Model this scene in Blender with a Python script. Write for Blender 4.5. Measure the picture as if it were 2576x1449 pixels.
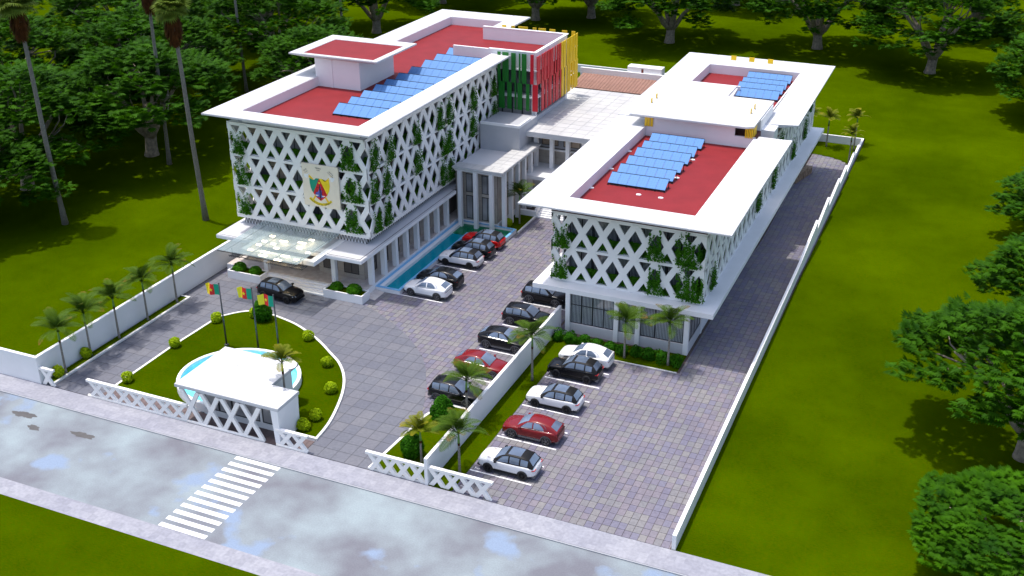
import bpy, bmesh, math, random
from math import sin, cos, tan, pi, radians, sqrt, atan2
from mathutils import Vector, Matrix, Euler
random.seed(7)
SC = bpy.context.scene
COL = SC.collection
for o in list(bpy.data.objects): bpy.data.objects.remove(o)

# ------------------------------------------------------------------ camera
YAW, PITCH, ROLL = -0.412141752, 0.450181217, -0.00448028875
cam_d = bpy.data.cameras.new('camera'); cam = bpy.data.objects.new('camera', cam_d); COL.objects.link(cam)
cam_d.sensor_width = 36.0; cam_d.lens = 36.0*2802.56081/2576.0
cam_d.clip_start = 1.0; cam_d.clip_end = 2000.0
_f = Vector((sin(YAW)*cos(PITCH), cos(YAW)*cos(PITCH), -sin(PITCH)))
_r = Vector((cos(YAW), -sin(YAW), 0)); _u = _r.cross(_f)
_r2 = cos(ROLL)*_r + sin(ROLL)*_u; _u2 = -sin(ROLL)*_r + cos(ROLL)*_u
_m = Matrix((_r2, _u2, -_f)).transposed().to_4x4(); _m.translation = Vector((0, 0, 49.0))
cam.matrix_world = _m
SC.camera = cam

# ------------------------------------------------------------------ light
SUN_EL = radians(75)
W = bpy.data.worlds.new('World'); SC.world = W; W.use_nodes = True
nt = W.node_tree; nt.nodes.clear()
sky = nt.nodes.new('ShaderNodeTexSky'); sky.sky_type = 'NISHITA'; sky.sun_disc = False
sky.sun_elevation = SUN_EL; sky.sun_rotation = radians(268)
sky.air_density = 1.0; sky.dust_density = 3.0; sky.ozone_density = 0.7
bg = nt.nodes.new('ShaderNodeBackground'); bg.inputs['Strength'].default_value = 0.15
wo = nt.nodes.new('ShaderNodeOutputWorld')
nt.links.new(sky.outputs[0], bg.inputs[0]); nt.links.new(bg.outputs[0], wo.inputs[0])
sd = bpy.data.lights.new('sun', 'SUN'); sd.energy = 2.4; sd.angle = radians(1.2); sd.color = (1.0, 0.95, 0.88)
sun = bpy.data.objects.new('sun', sd); COL.objects.link(sun)
_d = Vector((cos(SUN_EL), -0.03, -sin(SUN_EL)))
sun.rotation_euler = _d.to_track_quat('-Z', 'Y').to_euler(); sun.location = (-60, 60, 120)
SC.view_settings.view_transform = 'Standard'; SC.view_settings.look = 'None'
SC.view_settings.exposure = 0.75; SC.view_settings.gamma = 1.0; SC.view_settings.use_curve_mapping = False
SC.render.engine = 'CYCLES'

# ------------------------------------------------------------------ materials
MATS = {}
def _new(name):
    m = bpy.data.materials.new(name); m.use_nodes = True
    n = m.node_tree; b = n.nodes['Principled BSDF']; MATS[name] = m
    return m, n, b
def noise_col(n, b, c1, c2, scale, detail=4, lo=.3, hi=.7, coord='Object', rough=.6):
    tc = n.nodes.new('ShaderNodeTexCoord')
    if coord == 'World':
        tc = n.nodes.new('ShaderNodeNewGeometry'); out = tc.outputs['Position']
    else: out = tc.outputs[coord]
    no = n.nodes.new('ShaderNodeTexNoise'); no.inputs['Scale'].default_value = scale; no.inputs['Detail'].default_value = detail
    no.inputs['Roughness'].default_value = rough
    n.links.new(out, no.inputs['Vector'])
    cr = n.nodes.new('ShaderNodeValToRGB'); cr.color_ramp.elements[0].position = lo; cr.color_ramp.elements[1].position = hi
    cr.color_ramp.elements[0].color = (*c1, 1); cr.color_ramp.elements[1].color = (*c2, 1)
    n.links.new(no.outputs['Fac'], cr.inputs[0])
    if b: n.links.new(cr.outputs[0], b.inputs['Base Color'])
    return no, cr, out
def bump(n, b, src, strength=.3, dist=.02):
    bu = n.nodes.new('ShaderNodeBump'); bu.inputs['Strength'].default_value = strength; bu.inputs['Distance'].default_value = dist
    n.links.new(src, bu.inputs['Height']); n.links.new(bu.outputs[0], b.inputs['Normal'])
def simple(name, c, rough=.5, metal=0., var=.06, scale=1.5, coat=0., spec=.5, coord='World'):
    m, n, b = _new(name)
    c1 = tuple(max(0, x*(1-var)) for x in c); c2 = tuple(min(1, x*(1+var)) for x in c)
    noise_col(n, b, c1, c2, scale, coord=coord)
    b.inputs['Roughness'].default_value = rough; b.inputs['Metallic'].default_value = metal
    b.inputs['Coat Weight'].default_value = coat; b.inputs['Coat Roughness'].default_value = .05
    b.inputs['Specular IOR Level'].default_value = spec
    return m
simple('white_paint', (.80, .80, .81), .55, var=.025, scale=.6)
simple('white_roof', (.55, .555, .57), .6, var=.02, scale=.35)
simple('white_trim', (.82, .82, .83), .45, var=.02)
simple('lattice_white', (.84, .825, .80), .5, var=.025, scale=.8)
simple('grey_plaster', (.42, .43, .46), .6, var=.05, scale=.5)
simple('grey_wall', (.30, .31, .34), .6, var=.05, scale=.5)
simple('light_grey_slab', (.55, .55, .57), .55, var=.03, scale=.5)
simple('red_roof', (.205, .017, .020), .6, var=.10, scale=.5, spec=.15)
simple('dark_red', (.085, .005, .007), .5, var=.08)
simple('stone_panel', (.42, .37, .32), .55, var=.12, scale=.7)
simple('stone_gap', (.12, .10, .09), .8)
simple('dark_metal', (.02, .02, .023), .4, metal=.3)
simple('grey_metal', (.09, .09, .095), .4, metal=.6)
simple('black_plastic', (.010, .010, .011), .5, spec=.2)
simple('cream_panel', (.80, .71, .56), .6, var=.03)
simple('fin_green', (.004, .15, .010), .5, var=.05)
simple('fin_red', (.56, .004, .018), .45, var=.05)
simple('fin_yellow', (.83, .53, .006), .45, var=.05)
simple('flag_green', (.0, .27, .16), .7); simple('flag_red', (.62, .008, .012), .7); simple('flag_yellow', (.83, .62, .008), .7)
simple('crest_blue', (.10, .12, .52), .6); simple('crest_black', (.012, .010, .015), .6); simple('crest_white', (.80, .80, .80), .6)
simple('kerb_white', (.72, .71, .68), .6, var=.05)
simple('line_paint', (.80, .80, .82), .6, var=.04)
simple('soil', (.06, .045, .03), .9)
simple('rail_white', (.75, .75, .76), .5)
simple('paint_white', (.80, .80, .81), .25, coat=.6, var=.01, coord='Object')
simple('paint_black', (.004, .004, .005), .25, spec=.25, coat=.25, var=.01, coord='Object')
simple('paint_red', (.60, .005, .005), .25, spec=.3, coat=.4, var=.02, coord='Object')
simple('paint_maroon', (.17, .003, .005), .25, spec=.3, coat=.4, var=.02, coord='Object')
simple('tyre', (.014, .014, .015), .75, coord='Object')
simple('rim_dark', (.035, .035, .037), .3, metal=.7, coord='Object'); simple('rim_grey', (.16, .16, .17), .3, metal=.7, coord='Object')
simple('grey_trim', (.11, .11, .12), .5, coord='Object')
simple('chrome', (.6, .6, .62), .15, metal=1., coord='Object')
simple('lamp_clear', (.55, .60, .66), .1, coat=1., coord='Object'); simple('lamp_red', (.45, .006, .008), .15, coat=1., coord='Object')
simple('palm_trunk', (.22, .20, .17), .85, var=.35, scale=6)
simple('palm_shaft', (.10, .22, .04), .5, var=.2, scale=3)
simple('bark', (.25, .21, .165), .9, var=.4, scale=2.5)
simple('palm_bark', (.15, .14, .12), .9, var=.3, scale=5)
simple('rubble_stone', (.28, .20, .13), .85, var=.35, scale=3)
simple('damp', (.075, .07, .068), .5, var=.2); simple('roof_clay', (.30, .155, .115), .7, var=.15, scale=1.2)
simple('rust', (.16, .03, .02), .9)
simple('window_blind', (.55, .58, .60), .6, var=.05)
simple('interior_floor', (.35, .32, .28), .7)

def glass(name, c, rough=.06, spec=.8):
    m, n, b = _new(name)
    noise_col(n, b, tuple(x*.6 for x in c), tuple(min(1, x*1.4) for x in c), .35, detail=2, coord='World')
    b.inputs['Roughness'].default_value = rough; b.inputs['Specular IOR Level'].default_value = spec
    return m
glass('window_glass', (.29, .285, .29)); glass('window_glass_warm', (.38, .30, .23)); glass('window_glass_blue', (.11, .125, .145)); glass('window_glass_dark', (.08, .085, .095))
glass('car_glass', (.12, .16, .235), .03, 1.0)  # bluish sky reflection is put into the base colour
def clear(name, tint, rough=.03, mixf=.14):
    m = bpy.data.materials.new(name); m.use_nodes = True; n = m.node_tree; n.nodes.clear(); MATS[name] = m
    t = n.nodes.new('ShaderNodeBsdfTransparent'); t.inputs[0].default_value = (*tint, 1)
    g = n.nodes.new('ShaderNodeBsdfGlossy'); g.inputs[0].default_value = (.9, .95, 1, 1); g.inputs['Roughness'].default_value = rough
    fr = n.nodes.new('ShaderNodeFresnel'); fr.inputs[0].default_value = 1.25
    ad = n.nodes.new('ShaderNodeMath'); ad.operation = 'ADD'; ad.inputs[1].default_value = mixf; ad.use_clamp = True
    mx = n.nodes.new('ShaderNodeMixShader'); o = n.nodes.new('ShaderNodeOutputMaterial')
    n.links.new(fr.outputs[0], ad.inputs[0]); n.links.new(ad.outputs[0], mx.inputs[0])
    body = t.outputs[0]
    if name in ('water_teal', 'water_green'):      # cloudy tinted water
        df = n.nodes.new('ShaderNodeBsdfDiffuse'); df.inputs[0].default_value = (.0, .46, .62, 1) if name == 'water_teal' else (.01, .30, .13, 1)
        m2 = n.nodes.new('ShaderNodeMixShader'); m2.inputs[0].default_value = .5
        n.links.new(t.outputs[0], m2.inputs[1]); n.links.new(df.outputs[0], m2.inputs[2]); body = m2.outputs[0]
    n.links.new(body, mx.inputs[1]); n.links.new(g.outputs[0], mx.inputs[2]); n.links.new(mx.outputs[0], o.inputs[0])
    if name.startswith('water'):
        ge = n.nodes.new('ShaderNodeNewGeometry'); no = n.nodes.new('ShaderNodeTexNoise'); no.inputs['Scale'].default_value = 1.6; no.inputs['Detail'].default_value = 3
        n.links.new(ge.outputs['Position'], no.inputs['Vector'])
        bu = n.nodes.new('ShaderNodeBump'); bu.inputs['Strength'].default_value = .12; bu.inputs['Distance'].default_value = .1
        n.links.new(no.outputs[0], bu.inputs['Height']); n.links.new(bu.outputs[0], g.inputs['Normal']); n.links.new(bu.outputs[0], fr.inputs['Normal'])
    return m
clear('water_teal', (.10, .70, .82), mixf=0); clear('water_pale', (.55, .93, .98), mixf=0); clear('water_green', (.06, .55, .28), mixf=0)
# frosted canopy glass: pale green white sheet, half see-through
m = bpy.data.materials.new('canopy_glass'); m.use_nodes = True; n = m.node_tree; n.nodes.clear(); MATS['canopy_glass'] = m
t = n.nodes.new('ShaderNodeBsdfTransparent'); t.inputs[0].default_value = (.93, .97, .97, 1)
d = n.nodes.new('ShaderNodeBsdfPrincipled'); d.inputs['Base Color'].default_value = (.34, .41, .42, 1); d.inputs['Roughness'].default_value = .12
mx = n.nodes.new('ShaderNodeMixShader'); mx.inputs[0].default_value = .36; o = n.nodes.new('ShaderNodeOutputMaterial')
n.links.new(t.outputs[0], mx.inputs[1]); n.links.new(d.outputs[0], mx.inputs[2]); n.links.new(mx.outputs[0], o.inputs[0])
def emit(name, c, s):
    m, n, b = _new(name); b.inputs['Base Color'].default_value = (*c, 1)
    b.inputs['Emission Color'].default_value = (*c, 1); b.inputs['Emission Strength'].default_value = s
emit('lamp_glow', (1, .76, .45), 10.0)

# grass: patchy lawn, mottled at several sizes
def grass(name, c1, c2, c3):
    m, n, b = _new(name)
    n1, r1, pos = noise_col(n, None, c1, c2, .35, detail=6, lo=.35, hi=.68, coord='World', rough=.7)
    n2 = n.nodes.new('ShaderNodeTexNoise'); n2.inputs['Scale'].default_value = 5.5; n2.inputs['Detail'].default_value = 8; n2.inputs['Roughness'].default_value = .75
    st = n.nodes.new('ShaderNodeMapping'); st.inputs['Scale'].default_value = (.6, 1.6, 1)
    n.links.new(pos, st.inputs['Vector']); n.links.new(st.outputs[0], n2.inputs['Vector'])
    r2 = n.nodes.new('ShaderNodeValToRGB'); r2.color_ramp.elements[0].position = .38; r2.color_ramp.elements[1].position = .66
    r2.color_ramp.elements[0].color = (0, 0, 0, 1); r2.color_ramp.elements[1].color = (1, 1, 1, 1)
    n.links.new(n2.outputs[0], r2.inputs[0])
    n3 = n.nodes.new('ShaderNodeTexNoise'); n3.inputs['Scale'].default_value = .06; n3.inputs['Detail'].default_value = 4
    n.links.new(pos, n3.inputs['Vector'])
    r3 = n.nodes.new('ShaderNodeValToRGB'); r3.color_ramp.elements[0].position = .35; r3.color_ramp.elements[1].position = .7
    r3.color_ramp.elements[0].color = (.72, .74, .7, 1); r3.color_ramp.elements[1].color = (1.25, 1.18, 1.1, 1)
    n.links.new(n3.outputs[0], r3.inputs[0])
    mx = n.nodes.new('ShaderNodeMix'); mx.data_type = 'RGBA'
    n.links.new(r2.outputs[0], mx.inputs[0]); n.links.new(r1.outputs[0], mx.inputs[6]); mx.inputs[7].default_value = (*c3, 1)
    mu = n.nodes.new('ShaderNodeMix'); mu.data_type = 'RGBA'; mu.blend_type = 'MULTIPLY'; mu.inputs[0].default_value = 1
    n.links.new(mx.outputs[2], mu.inputs[6]); n.links.new(r3.outputs[0], mu.inputs[7])
    n.links.new(mu.outputs[2], b.inputs['Base Color'])
    b.inputs['Roughness'].default_value = 1; b.inputs['Specular IOR Level'].default_value = 0
    bump(n, b, n2.outputs[0], .6, .12)
grass('grass', (.026, .066, .0), (.042, .092, .0), (.060, .078, .0))
# leaves
def leaf(name, c1, c2, scale=.8, rough=.6, spec=.08, trans=.3):
    m, n, b = _new(name)
    noise_col(n, b, c1, c2, scale, detail=3, lo=.3, hi=.7, coord='World')
    b.inputs['Roughness'].default_value = rough; b.inputs['Specular IOR Level'].default_value = spec
    ra = n.nodes.new('ShaderNodeBsdfTranslucent')
    cr = [x for x in n.nodes if x.bl_idname == 'ShaderNodeValToRGB'][0]
    n.links.new(cr.outputs[0], ra.inputs[0])
    mx = n.nodes.new('ShaderNodeMixShader'); mx.inputs[0].default_value = trans
    o = n.nodes['Material Output']
    n.links.new(b.outputs[0], mx.inputs[1]); n.links.new(ra.outputs[0], mx.inputs[2]); n.links.new(mx.outputs[0], o.inputs[0])
leaf('tree_leaf', (.010, .050, .0006), (.050, .155, .0012), .5)
leaf('ivy_leaf', (.025, .12, .003), (.075, .235, .010), 2.5)
leaf('hedge_leaf', (.032, .15, .003), (.08, .26, .008), 2.5)
leaf('dark_leaf', (.010, .045, .005), (.022, .085, .010), 2.5)
leaf('shrub_leaf', (.018, .10, .002), (.05, .19, .006), 3)
leaf('yellow_leaf', (.24, .38, .004), (.46, .58, .01), 4)
leaf('fan_leaf', (.06, .11, .012), (.14, .19, .02), .8)
leaf('dead_leaf', (.03, .012, .003), (.13, .045, .010), 1.2)
# palm frond: green with burnt orange tips (object x runs along the frond)
def frond_mat(name, c1, c2, ctip, tip0):
    m, n, b = _new(name)
    tc = n.nodes.new('ShaderNodeTexCoord'); sp = n.nodes.new('ShaderNodeSeparateXYZ'); n.links.new(tc.outputs['Object'], sp.inputs[0])
    no = n.nodes.new('ShaderNodeTexNoise'); no.inputs['Scale'].default_value = 2.2; n.links.new(tc.outputs['Object'], no.inputs['Vector'])
    oi = n.nodes.new('ShaderNodeObjectInfo')
    ad = n.nodes.new('ShaderNodeMath'); ad.operation = 'MULTIPLY_ADD'; ad.inputs[1].default_value = .9
    n.links.new(no.outputs[0], ad.inputs[0]); n.links.new(sp.outputs[0], ad.inputs[2])
    a2 = n.nodes.new('ShaderNodeMath'); a2.operation = 'MULTIPLY_ADD'; a2.inputs[1].default_value = 1.0
    n.links.new(oi.outputs['Random'], a2.inputs[0]); n.links.new(ad.outputs[0], a2.inputs[2])
    mr = n.nodes.new('ShaderNodeMapRange'); mr.inputs[1].default_value = 0; mr.inputs[2].default_value = 4
    n.links.new(a2.outputs[0], mr.inputs[0])
    cr = n.nodes.new('ShaderNodeValToRGB'); e = cr.color_ramp.elements
    e[0].position = .15; e[0].color = (*c1, 1); e[1].position = .9; e[1].color = (*ctip, 1)
    k = cr.color_ramp.elements.new(tip0); k.color = (*c2, 1)
    n.links.new(mr.outputs[0], cr.inputs[0]); n.links.new(cr.outputs[0], b.inputs['Base Color'])
    b.inputs['Roughness'].default_value = .6; b.inputs['Specular IOR Level'].default_value = .08
frond_mat('frond', (.022, .055, .003), (.055, .105, .006), (.17, .085, .012), .78)
frond_mat('frond_yellow', (.045, .085, .004), (.14, .155, .007), (.30, .20, .012), .68)

# pavers: tone per paver from its cell, grain on top
def paver(name, sx, sy, ox, oy, cols, grain=.12, rough=.75):
    m, n, b = _new(name)
    ge = n.nodes.new('ShaderNodeNewGeometry')
    mp = n.nodes.new('ShaderNodeVectorMath'); mp.operation = 'SUBTRACT'; mp.inputs[1].default_value = (ox, oy, 0)
    n.links.new(ge.outputs['Position'], mp.inputs[0])
    dv = n.nodes.new('ShaderNodeVectorMath'); dv.operation = 'DIVIDE'; dv.inputs[1].default_value = (sx, sy, 1e6)
    n.links.new(mp.outputs[0], dv.inputs[0])
    fl = n.nodes.new('ShaderNodeVectorMath'); fl.operation = 'FLOOR'; n.links.new(dv.outputs[0], fl.inputs[0])
    wn = n.nodes.new('ShaderNodeTexWhiteNoise'); wn.noise_dimensions = '2D'; n.links.new(fl.outputs[0], wn.inputs['Vector'])
    cr = n.nodes.new('ShaderNodeValToRGB'); cr.color_ramp.interpolation = 'CONSTANT'
    el = cr.color_ramp.elements
    el[0].color = (*cols[0], 1); el[1].position = 1/len(cols); el[1].color = (*cols[1], 1)
    for i in range(2, len(cols)):
        k = el.new(i/len(cols)); k.color = (*cols[i], 1)
    n.links.new(wn.outputs[0], cr.inputs[0])
    no = n.nodes.new('ShaderNodeTexNoise'); no.inputs['Scale'].default_value = 4; no.inputs['Detail'].default_value = 6; n.links.new(ge.outputs['Position'], no.inputs['Vector'])
    r2 = n.nodes.new('ShaderNodeValToRGB'); r2.color_ramp.elements[0].position = .3; r2.color_ramp.elements[1].position = .7
    r2.color_ramp.elements[0].color = (1-grain,)*3+(1,); r2.color_ramp.elements[1].color = (1+grain,)*3+(1,)
    n.links.new(no.outputs[0], r2.inputs[0])
    big = n.nodes.new('ShaderNodeTexNoise'); big.inputs['Scale'].default_value = .22; big.inputs['Detail'].default_value = 3; n.links.new(ge.outputs['Position'], big.inputs['Vector'])
    r3 = n.nodes.new('ShaderNodeValToRGB'); r3.color_ramp.elements[0].position = .3; r3.color_ramp.elements[1].position = .7
    r3.color_ramp.elements[0].color = (.9, .9, .93, 1); r3.color_ramp.elements[1].color = (1.08, 1.07, 1.05, 1)
    n.links.new(big.outputs[0], r3.inputs[0])
    mu = n.nodes.new('ShaderNodeMix'); mu.data_type = 'RGBA'; mu.blend_type = 'MULTIPLY'; mu.inputs[0].default_value = 1
    n.links.new(cr.outputs[0], mu.inputs[6]); n.links.new(r2.outputs[0], mu.inputs[7])
    m2 = n.nodes.new('ShaderNodeMix'); m2.data_type = 'RGBA'; m2.blend_type = 'MULTIPLY'; m2.inputs[0].default_value = 1
    n.links.new(mu.outputs[2], m2.inputs[6]); n.links.new(r3.outputs[0], m2.inputs[7])
    n.links.new(m2.outputs[2], b.inputs['Base Color'])
    b.inputs['Roughness'].default_value = rough; b.inputs['Specular IOR Level'].default_value = .3
    bump(n, b, no.outputs[0], .15, .02)
PSX, PSY, POX, POY = .56, .74, -70.0, 59.68
paver('paver', PSX, PSY, POX, POY, [(.158, .148, .190), (.178, .174, .186), (.148, .140, .188), (.182, .164, .192), (.172, .170, .184), (.154, .150, .200), (.190, .184, .190), (.164, .152, .182)])
paver('grey_tile', 1.2, 1.22, -70.2, 59.7, [(.130, .136, .163), (.138, .143, .169), (.124, .130, .159), (.144, .147, .171)], .10)
simple('brown_paver', (.12, .085, .085), .7, var=.25, scale=2.2); simple('mortar', (.085, .062, .052), .9, var=.2); simple('tile_gap', (.06, .06, .065), .9)
paver('terrace_tile', 1.5, 1.5, -53, 114.9, [(.46, .46, .455), (.48, .48, .475), (.445, .445, .44)], .02, .6)
simple('roof_joint', (.46, .465, .48), .7); simple('roof_tile', (.55, .555, .57), .6, var=.02, scale=.3)
simple('tile_joint', (.36, .37, .39), .8)
simple('pool_mosaic', (.16, .42, .70), .4, var=.25, scale=14)
paver('pool_tile', .62, .62, -53, 87, [(.50, .74, .80), (.54, .78, .83), (.48, .72, .79), (.52, .76, .84)], .08, .4)
paver('floor_tile', .4, .4, -70, 84, [(.56, .50, .46), (.60, .55, .51), (.53, .47, .43)], .05, .5)
# solar cells with a fine grid; reflected sky painted in as light blue
m, n, b = _new('solar_cell')
tc = n.nodes.new('ShaderNodeTexCoord')
br = n.nodes.new('ShaderNodeTexBrick'); br.offset = 0; br.inputs['Scale'].default_value = 1; br.inputs['Mortar Size'].default_value = .012
br.inputs['Brick Width'].default_value = .25; br.inputs['Row Height'].default_value = .25
br.inputs['Color1'].default_value = (.090, .215, .46, 1); br.inputs['Color2'].default_value = (.094, .222, .47, 1); br.inputs['Mortar'].default_value = (.115, .255, .52, 1)
n.links.new(tc.outputs['Object'], br.inputs['Vector']); n.links.new(br.outputs[0], b.inputs['Base Color'])
b.inputs['Roughness'].default_value = .45; b.inputs['Specular IOR Level'].default_value = .1
# asphalt; cloud reflections of the wet road painted in as pale, blue patches
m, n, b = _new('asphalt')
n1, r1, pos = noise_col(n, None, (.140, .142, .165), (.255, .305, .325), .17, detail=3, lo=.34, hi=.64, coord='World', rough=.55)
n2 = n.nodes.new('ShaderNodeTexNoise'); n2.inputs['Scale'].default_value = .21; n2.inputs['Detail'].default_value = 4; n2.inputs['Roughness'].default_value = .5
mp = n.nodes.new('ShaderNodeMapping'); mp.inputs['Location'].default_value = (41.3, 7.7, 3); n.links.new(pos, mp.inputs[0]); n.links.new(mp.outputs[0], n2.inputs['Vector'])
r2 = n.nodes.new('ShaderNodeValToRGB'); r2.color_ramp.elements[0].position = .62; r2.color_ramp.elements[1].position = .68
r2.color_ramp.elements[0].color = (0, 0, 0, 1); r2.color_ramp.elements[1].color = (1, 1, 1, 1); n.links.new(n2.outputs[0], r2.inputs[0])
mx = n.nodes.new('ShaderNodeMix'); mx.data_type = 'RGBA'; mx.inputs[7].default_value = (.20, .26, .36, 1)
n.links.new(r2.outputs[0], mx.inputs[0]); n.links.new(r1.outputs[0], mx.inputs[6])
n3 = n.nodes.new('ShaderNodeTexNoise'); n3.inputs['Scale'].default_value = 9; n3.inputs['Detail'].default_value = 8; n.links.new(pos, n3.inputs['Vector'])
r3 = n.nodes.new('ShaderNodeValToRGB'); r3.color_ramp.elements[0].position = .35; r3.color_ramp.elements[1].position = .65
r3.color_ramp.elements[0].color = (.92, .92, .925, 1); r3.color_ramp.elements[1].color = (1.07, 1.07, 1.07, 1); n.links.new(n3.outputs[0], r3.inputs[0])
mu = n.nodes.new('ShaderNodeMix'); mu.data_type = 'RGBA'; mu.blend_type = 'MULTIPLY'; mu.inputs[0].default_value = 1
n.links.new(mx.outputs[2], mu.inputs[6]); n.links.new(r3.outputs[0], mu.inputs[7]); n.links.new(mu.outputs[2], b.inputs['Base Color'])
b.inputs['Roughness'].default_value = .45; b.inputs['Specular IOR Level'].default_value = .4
paver('pavement_stone', .6, .6, 0, 46, [(.265, .27, .31), (.285, .29, .33), (.255, .26, .30), (.295, .30, .34)], .12)

# ------------------------------------------------------------------ mesh builder
class MB:
    def __init__(s): s.v = []; s.f = []; s.mi = []; s.mats = []; s.sm = []
    def _m(s, mat):
        if mat not in s.mats: s.mats.append(mat)
        return s.mats.index(mat)
    def add(s, vs, fs, mat, smooth=False):
        o = len(s.v); k = s._m(mat); s.v += [tuple(p) for p in vs]
        for f in fs: s.f.append(tuple(o+i for i in f)); s.mi.append(k); s.sm.append(smooth)
    def box(s, x0, y0, z0, x1, y1, z1, mat, bottom=True):
        vs = [(x0,y0,z0),(x1,y0,z0),(x1,y1,z0),(x0,y1,z0),(x0,y0,z1),(x1,y0,z1),(x1,y1,z1),(x0,y1,z1)]
        fs = [(4,5,6,7),(0,1,5,4),(1,2,6,5),(2,3,7,6),(3,0,4,7)] + ([(3,2,1,0)] if bottom else [])
        s.add(vs, fs, mat)
    def prism(s, poly, z0, z1, mat, top_mat=None):
        n = len(poly); vs = [(x,y,z0) for x,y in poly]+[(x,y,z1) for x,y in poly]
        s.add(vs, [tuple(range(n, 2*n))], top_mat or mat)
        s.add(vs, [tuple(range(n-1, -1, -1))]+[(i,(i+1)%n,n+(i+1)%n,n+i) for i in range(n)], mat)
    def obox(s, o, a, b, c, mat):
        o, a, b, c = map(Vector, (o, a, b, c))
        vs = [o, o+a, o+a+b, o+b, o+c, o+a+c, o+a+b+c, o+b+c]
        fs = [(4,5,6,7),(0,1,5,4),(1,2,6,5),(2,3,7,6),(3,0,4,7),(3,2,1,0)]
        if a.cross(b).dot(c) < 0: fs = [f[::-1] for f in fs]
        s.add(vs, fs, mat)
    def tube(s, pts, rad, mat, n=8, smooth=True, cap=True):
        pts = [Vector(p) for p in pts]; vs = []; fs = []
        for i, p in enumerate(pts):
            t = (pts[min(i+1, len(pts)-1)]-pts[max(i-1, 0)]).normalized()
            a = t.orthogonal().normalized() if i == 0 else (a - t*a.dot(t)).normalized()
            bb = t.cross(a); r = rad[i] if hasattr(rad, '__len__') else rad
            vs += [p+(a*cos(2*pi*k/n)+bb*sin(2*pi*k/n))*r for k in range(n)]
        for i in range(len(pts)-1):
            for k in range(n): fs.append((i*n+k, i*n+(k+1)%n, (i+1)*n+(k+1)%n, (i+1)*n+k))
        if cap: fs.append(tuple(range((len(pts)-1)*n, len(pts)*n))); fs.append(tuple(range(n-1, -1, -1)))
        s.add(vs, fs, mat, smooth)
    def lathe(s, prof, mat, n=16, axis='z', smooth=True, o=(0,0,0)):
        vs = []; fs = []
        for r, h in prof:
            for k in range(n):
                a = 2*pi*k/n
                p = (r*cos(a), r*sin(a), h) if axis == 'z' else (r*cos(a), h, r*sin(a))
                vs.append((p[0]+o[0], p[1]+o[1], p[2]+o[2]))
        for i in range(len(prof)-1):
            for k in range(n):
                q = (i*n+k, i*n+(k+1)%n, (i+1)*n+(k+1)%n, (i+1)*n+k)
                fs.append(q if axis == 'z' else q[::-1])
        s.add(vs, fs, mat, smooth)
    def data(s, name, off=(0,0,0)):
        me = bpy.data.meshes.new(name)
        me.from_pydata([(x-off[0], y-off[1], z-off[2]) for x, y, z in s.v], [], s.f)
        for m in s.mats: me.materials.append(MATS[m])
        me.polygons.foreach_set('material_index', s.mi); me.polygons.foreach_set('use_smooth', s.sm)
        me.update(); return me
    def build(s, name, parent=None, label=None, cat=None, group=None, kind=None):
        o = bpy.data.objects.new(name, s.data(name, BASE(parent))); COL.objects.link(o); o.parent = parent
        return tag(o, label, cat, group, kind)
def BASE(o):
    if o is None: return (0, 0, 0)
    b = Vector((0, 0, 0))
    while o: b += o.location; o = o.parent
    return b
def tag(o, label=None, cat=None, group=None, kind=None):
    for k, v in (('label', label), ('category', cat), ('group', group), ('kind', kind)):
        if v: o[k] = v
    return o
def empty(name, loc, label=None, cat=None, group=None, kind=None):
    o = bpy.data.objects.new(name, None); COL.objects.link(o); o.location = loc; o.empty_display_size = .3
    return tag(o, label, cat, group, kind)
KIDS = {}
def copy_tree(o, parent=None):
    c = o.copy(); COL.objects.link(c); c.parent = parent
    for ch in list(o.children): copy_tree(ch, c)
    return c
def inst(name, me, parent, loc, scale=None, rot=None):
    o = bpy.data.objects.new(name, me); COL.objects.link(o); o.parent = parent
    b = BASE(parent); o.location = (loc[0]-b[0], loc[1]-b[1], loc[2]-b[2])
    if scale: o.scale = scale
    if rot: o.rotation_euler = rot
    return o
def in_poly(x, y, P):
    r = False; j = len(P)-1
    for i in range(len(P)):
        if (P[i][1] > y) != (P[j][1] > y) and x < (P[j][0]-P[i][0])*(y-P[i][1])/(P[j][1]-P[i][1])+P[i][0]: r = not r
        j = i
    return r
def clip_poly(P, axis, val, keep_less):
    out = []
    for i in range(len(P)):
        a, b = P[i], P[(i+1) % len(P)]
        ia = (a[axis] <= val) == keep_less or a[axis] == val; ib = (b[axis] <= val) == keep_less or b[axis] == val
        if ia: out.append(a)
        if ia != ib:
            t = (val-a[axis])/(b[axis]-a[axis]); out.append((a[0]+(b[0]-a[0])*t, a[1]+(b[1]-a[1])*t))
    return out
def area(P): return abs(sum(P[i][0]*P[(i+1) % len(P)][1]-P[(i+1) % len(P)][0]*P[i][1] for i in range(len(P))))/2
def offset_poly(P, d):
    # inward offset for a counter-clockwise polygon
    n = len(P); out = []
    for i in range(n):
        p0, p1, p2 = Vector(P[i-1]), Vector(P[i]), Vector(P[(i+1) % n])
        e1 = (p1-p0).normalized(); e2 = (p2-p1).normalized()
        n1 = Vector((-e1.y, e1.x)); n2 = Vector((-e2.y, e2.x)); b = (n1+n2)
        b = b/max(.3, b.dot(n1)); out.append((p1.x+b.x*d, p1.y+b.y*d))
    return out
ORD = ['first', 'second', 'third', 'fourth', 'fifth', 'sixth', 'seventh', 'eighth', 'ninth', 'tenth', 'eleventh', 'twelfth']

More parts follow.
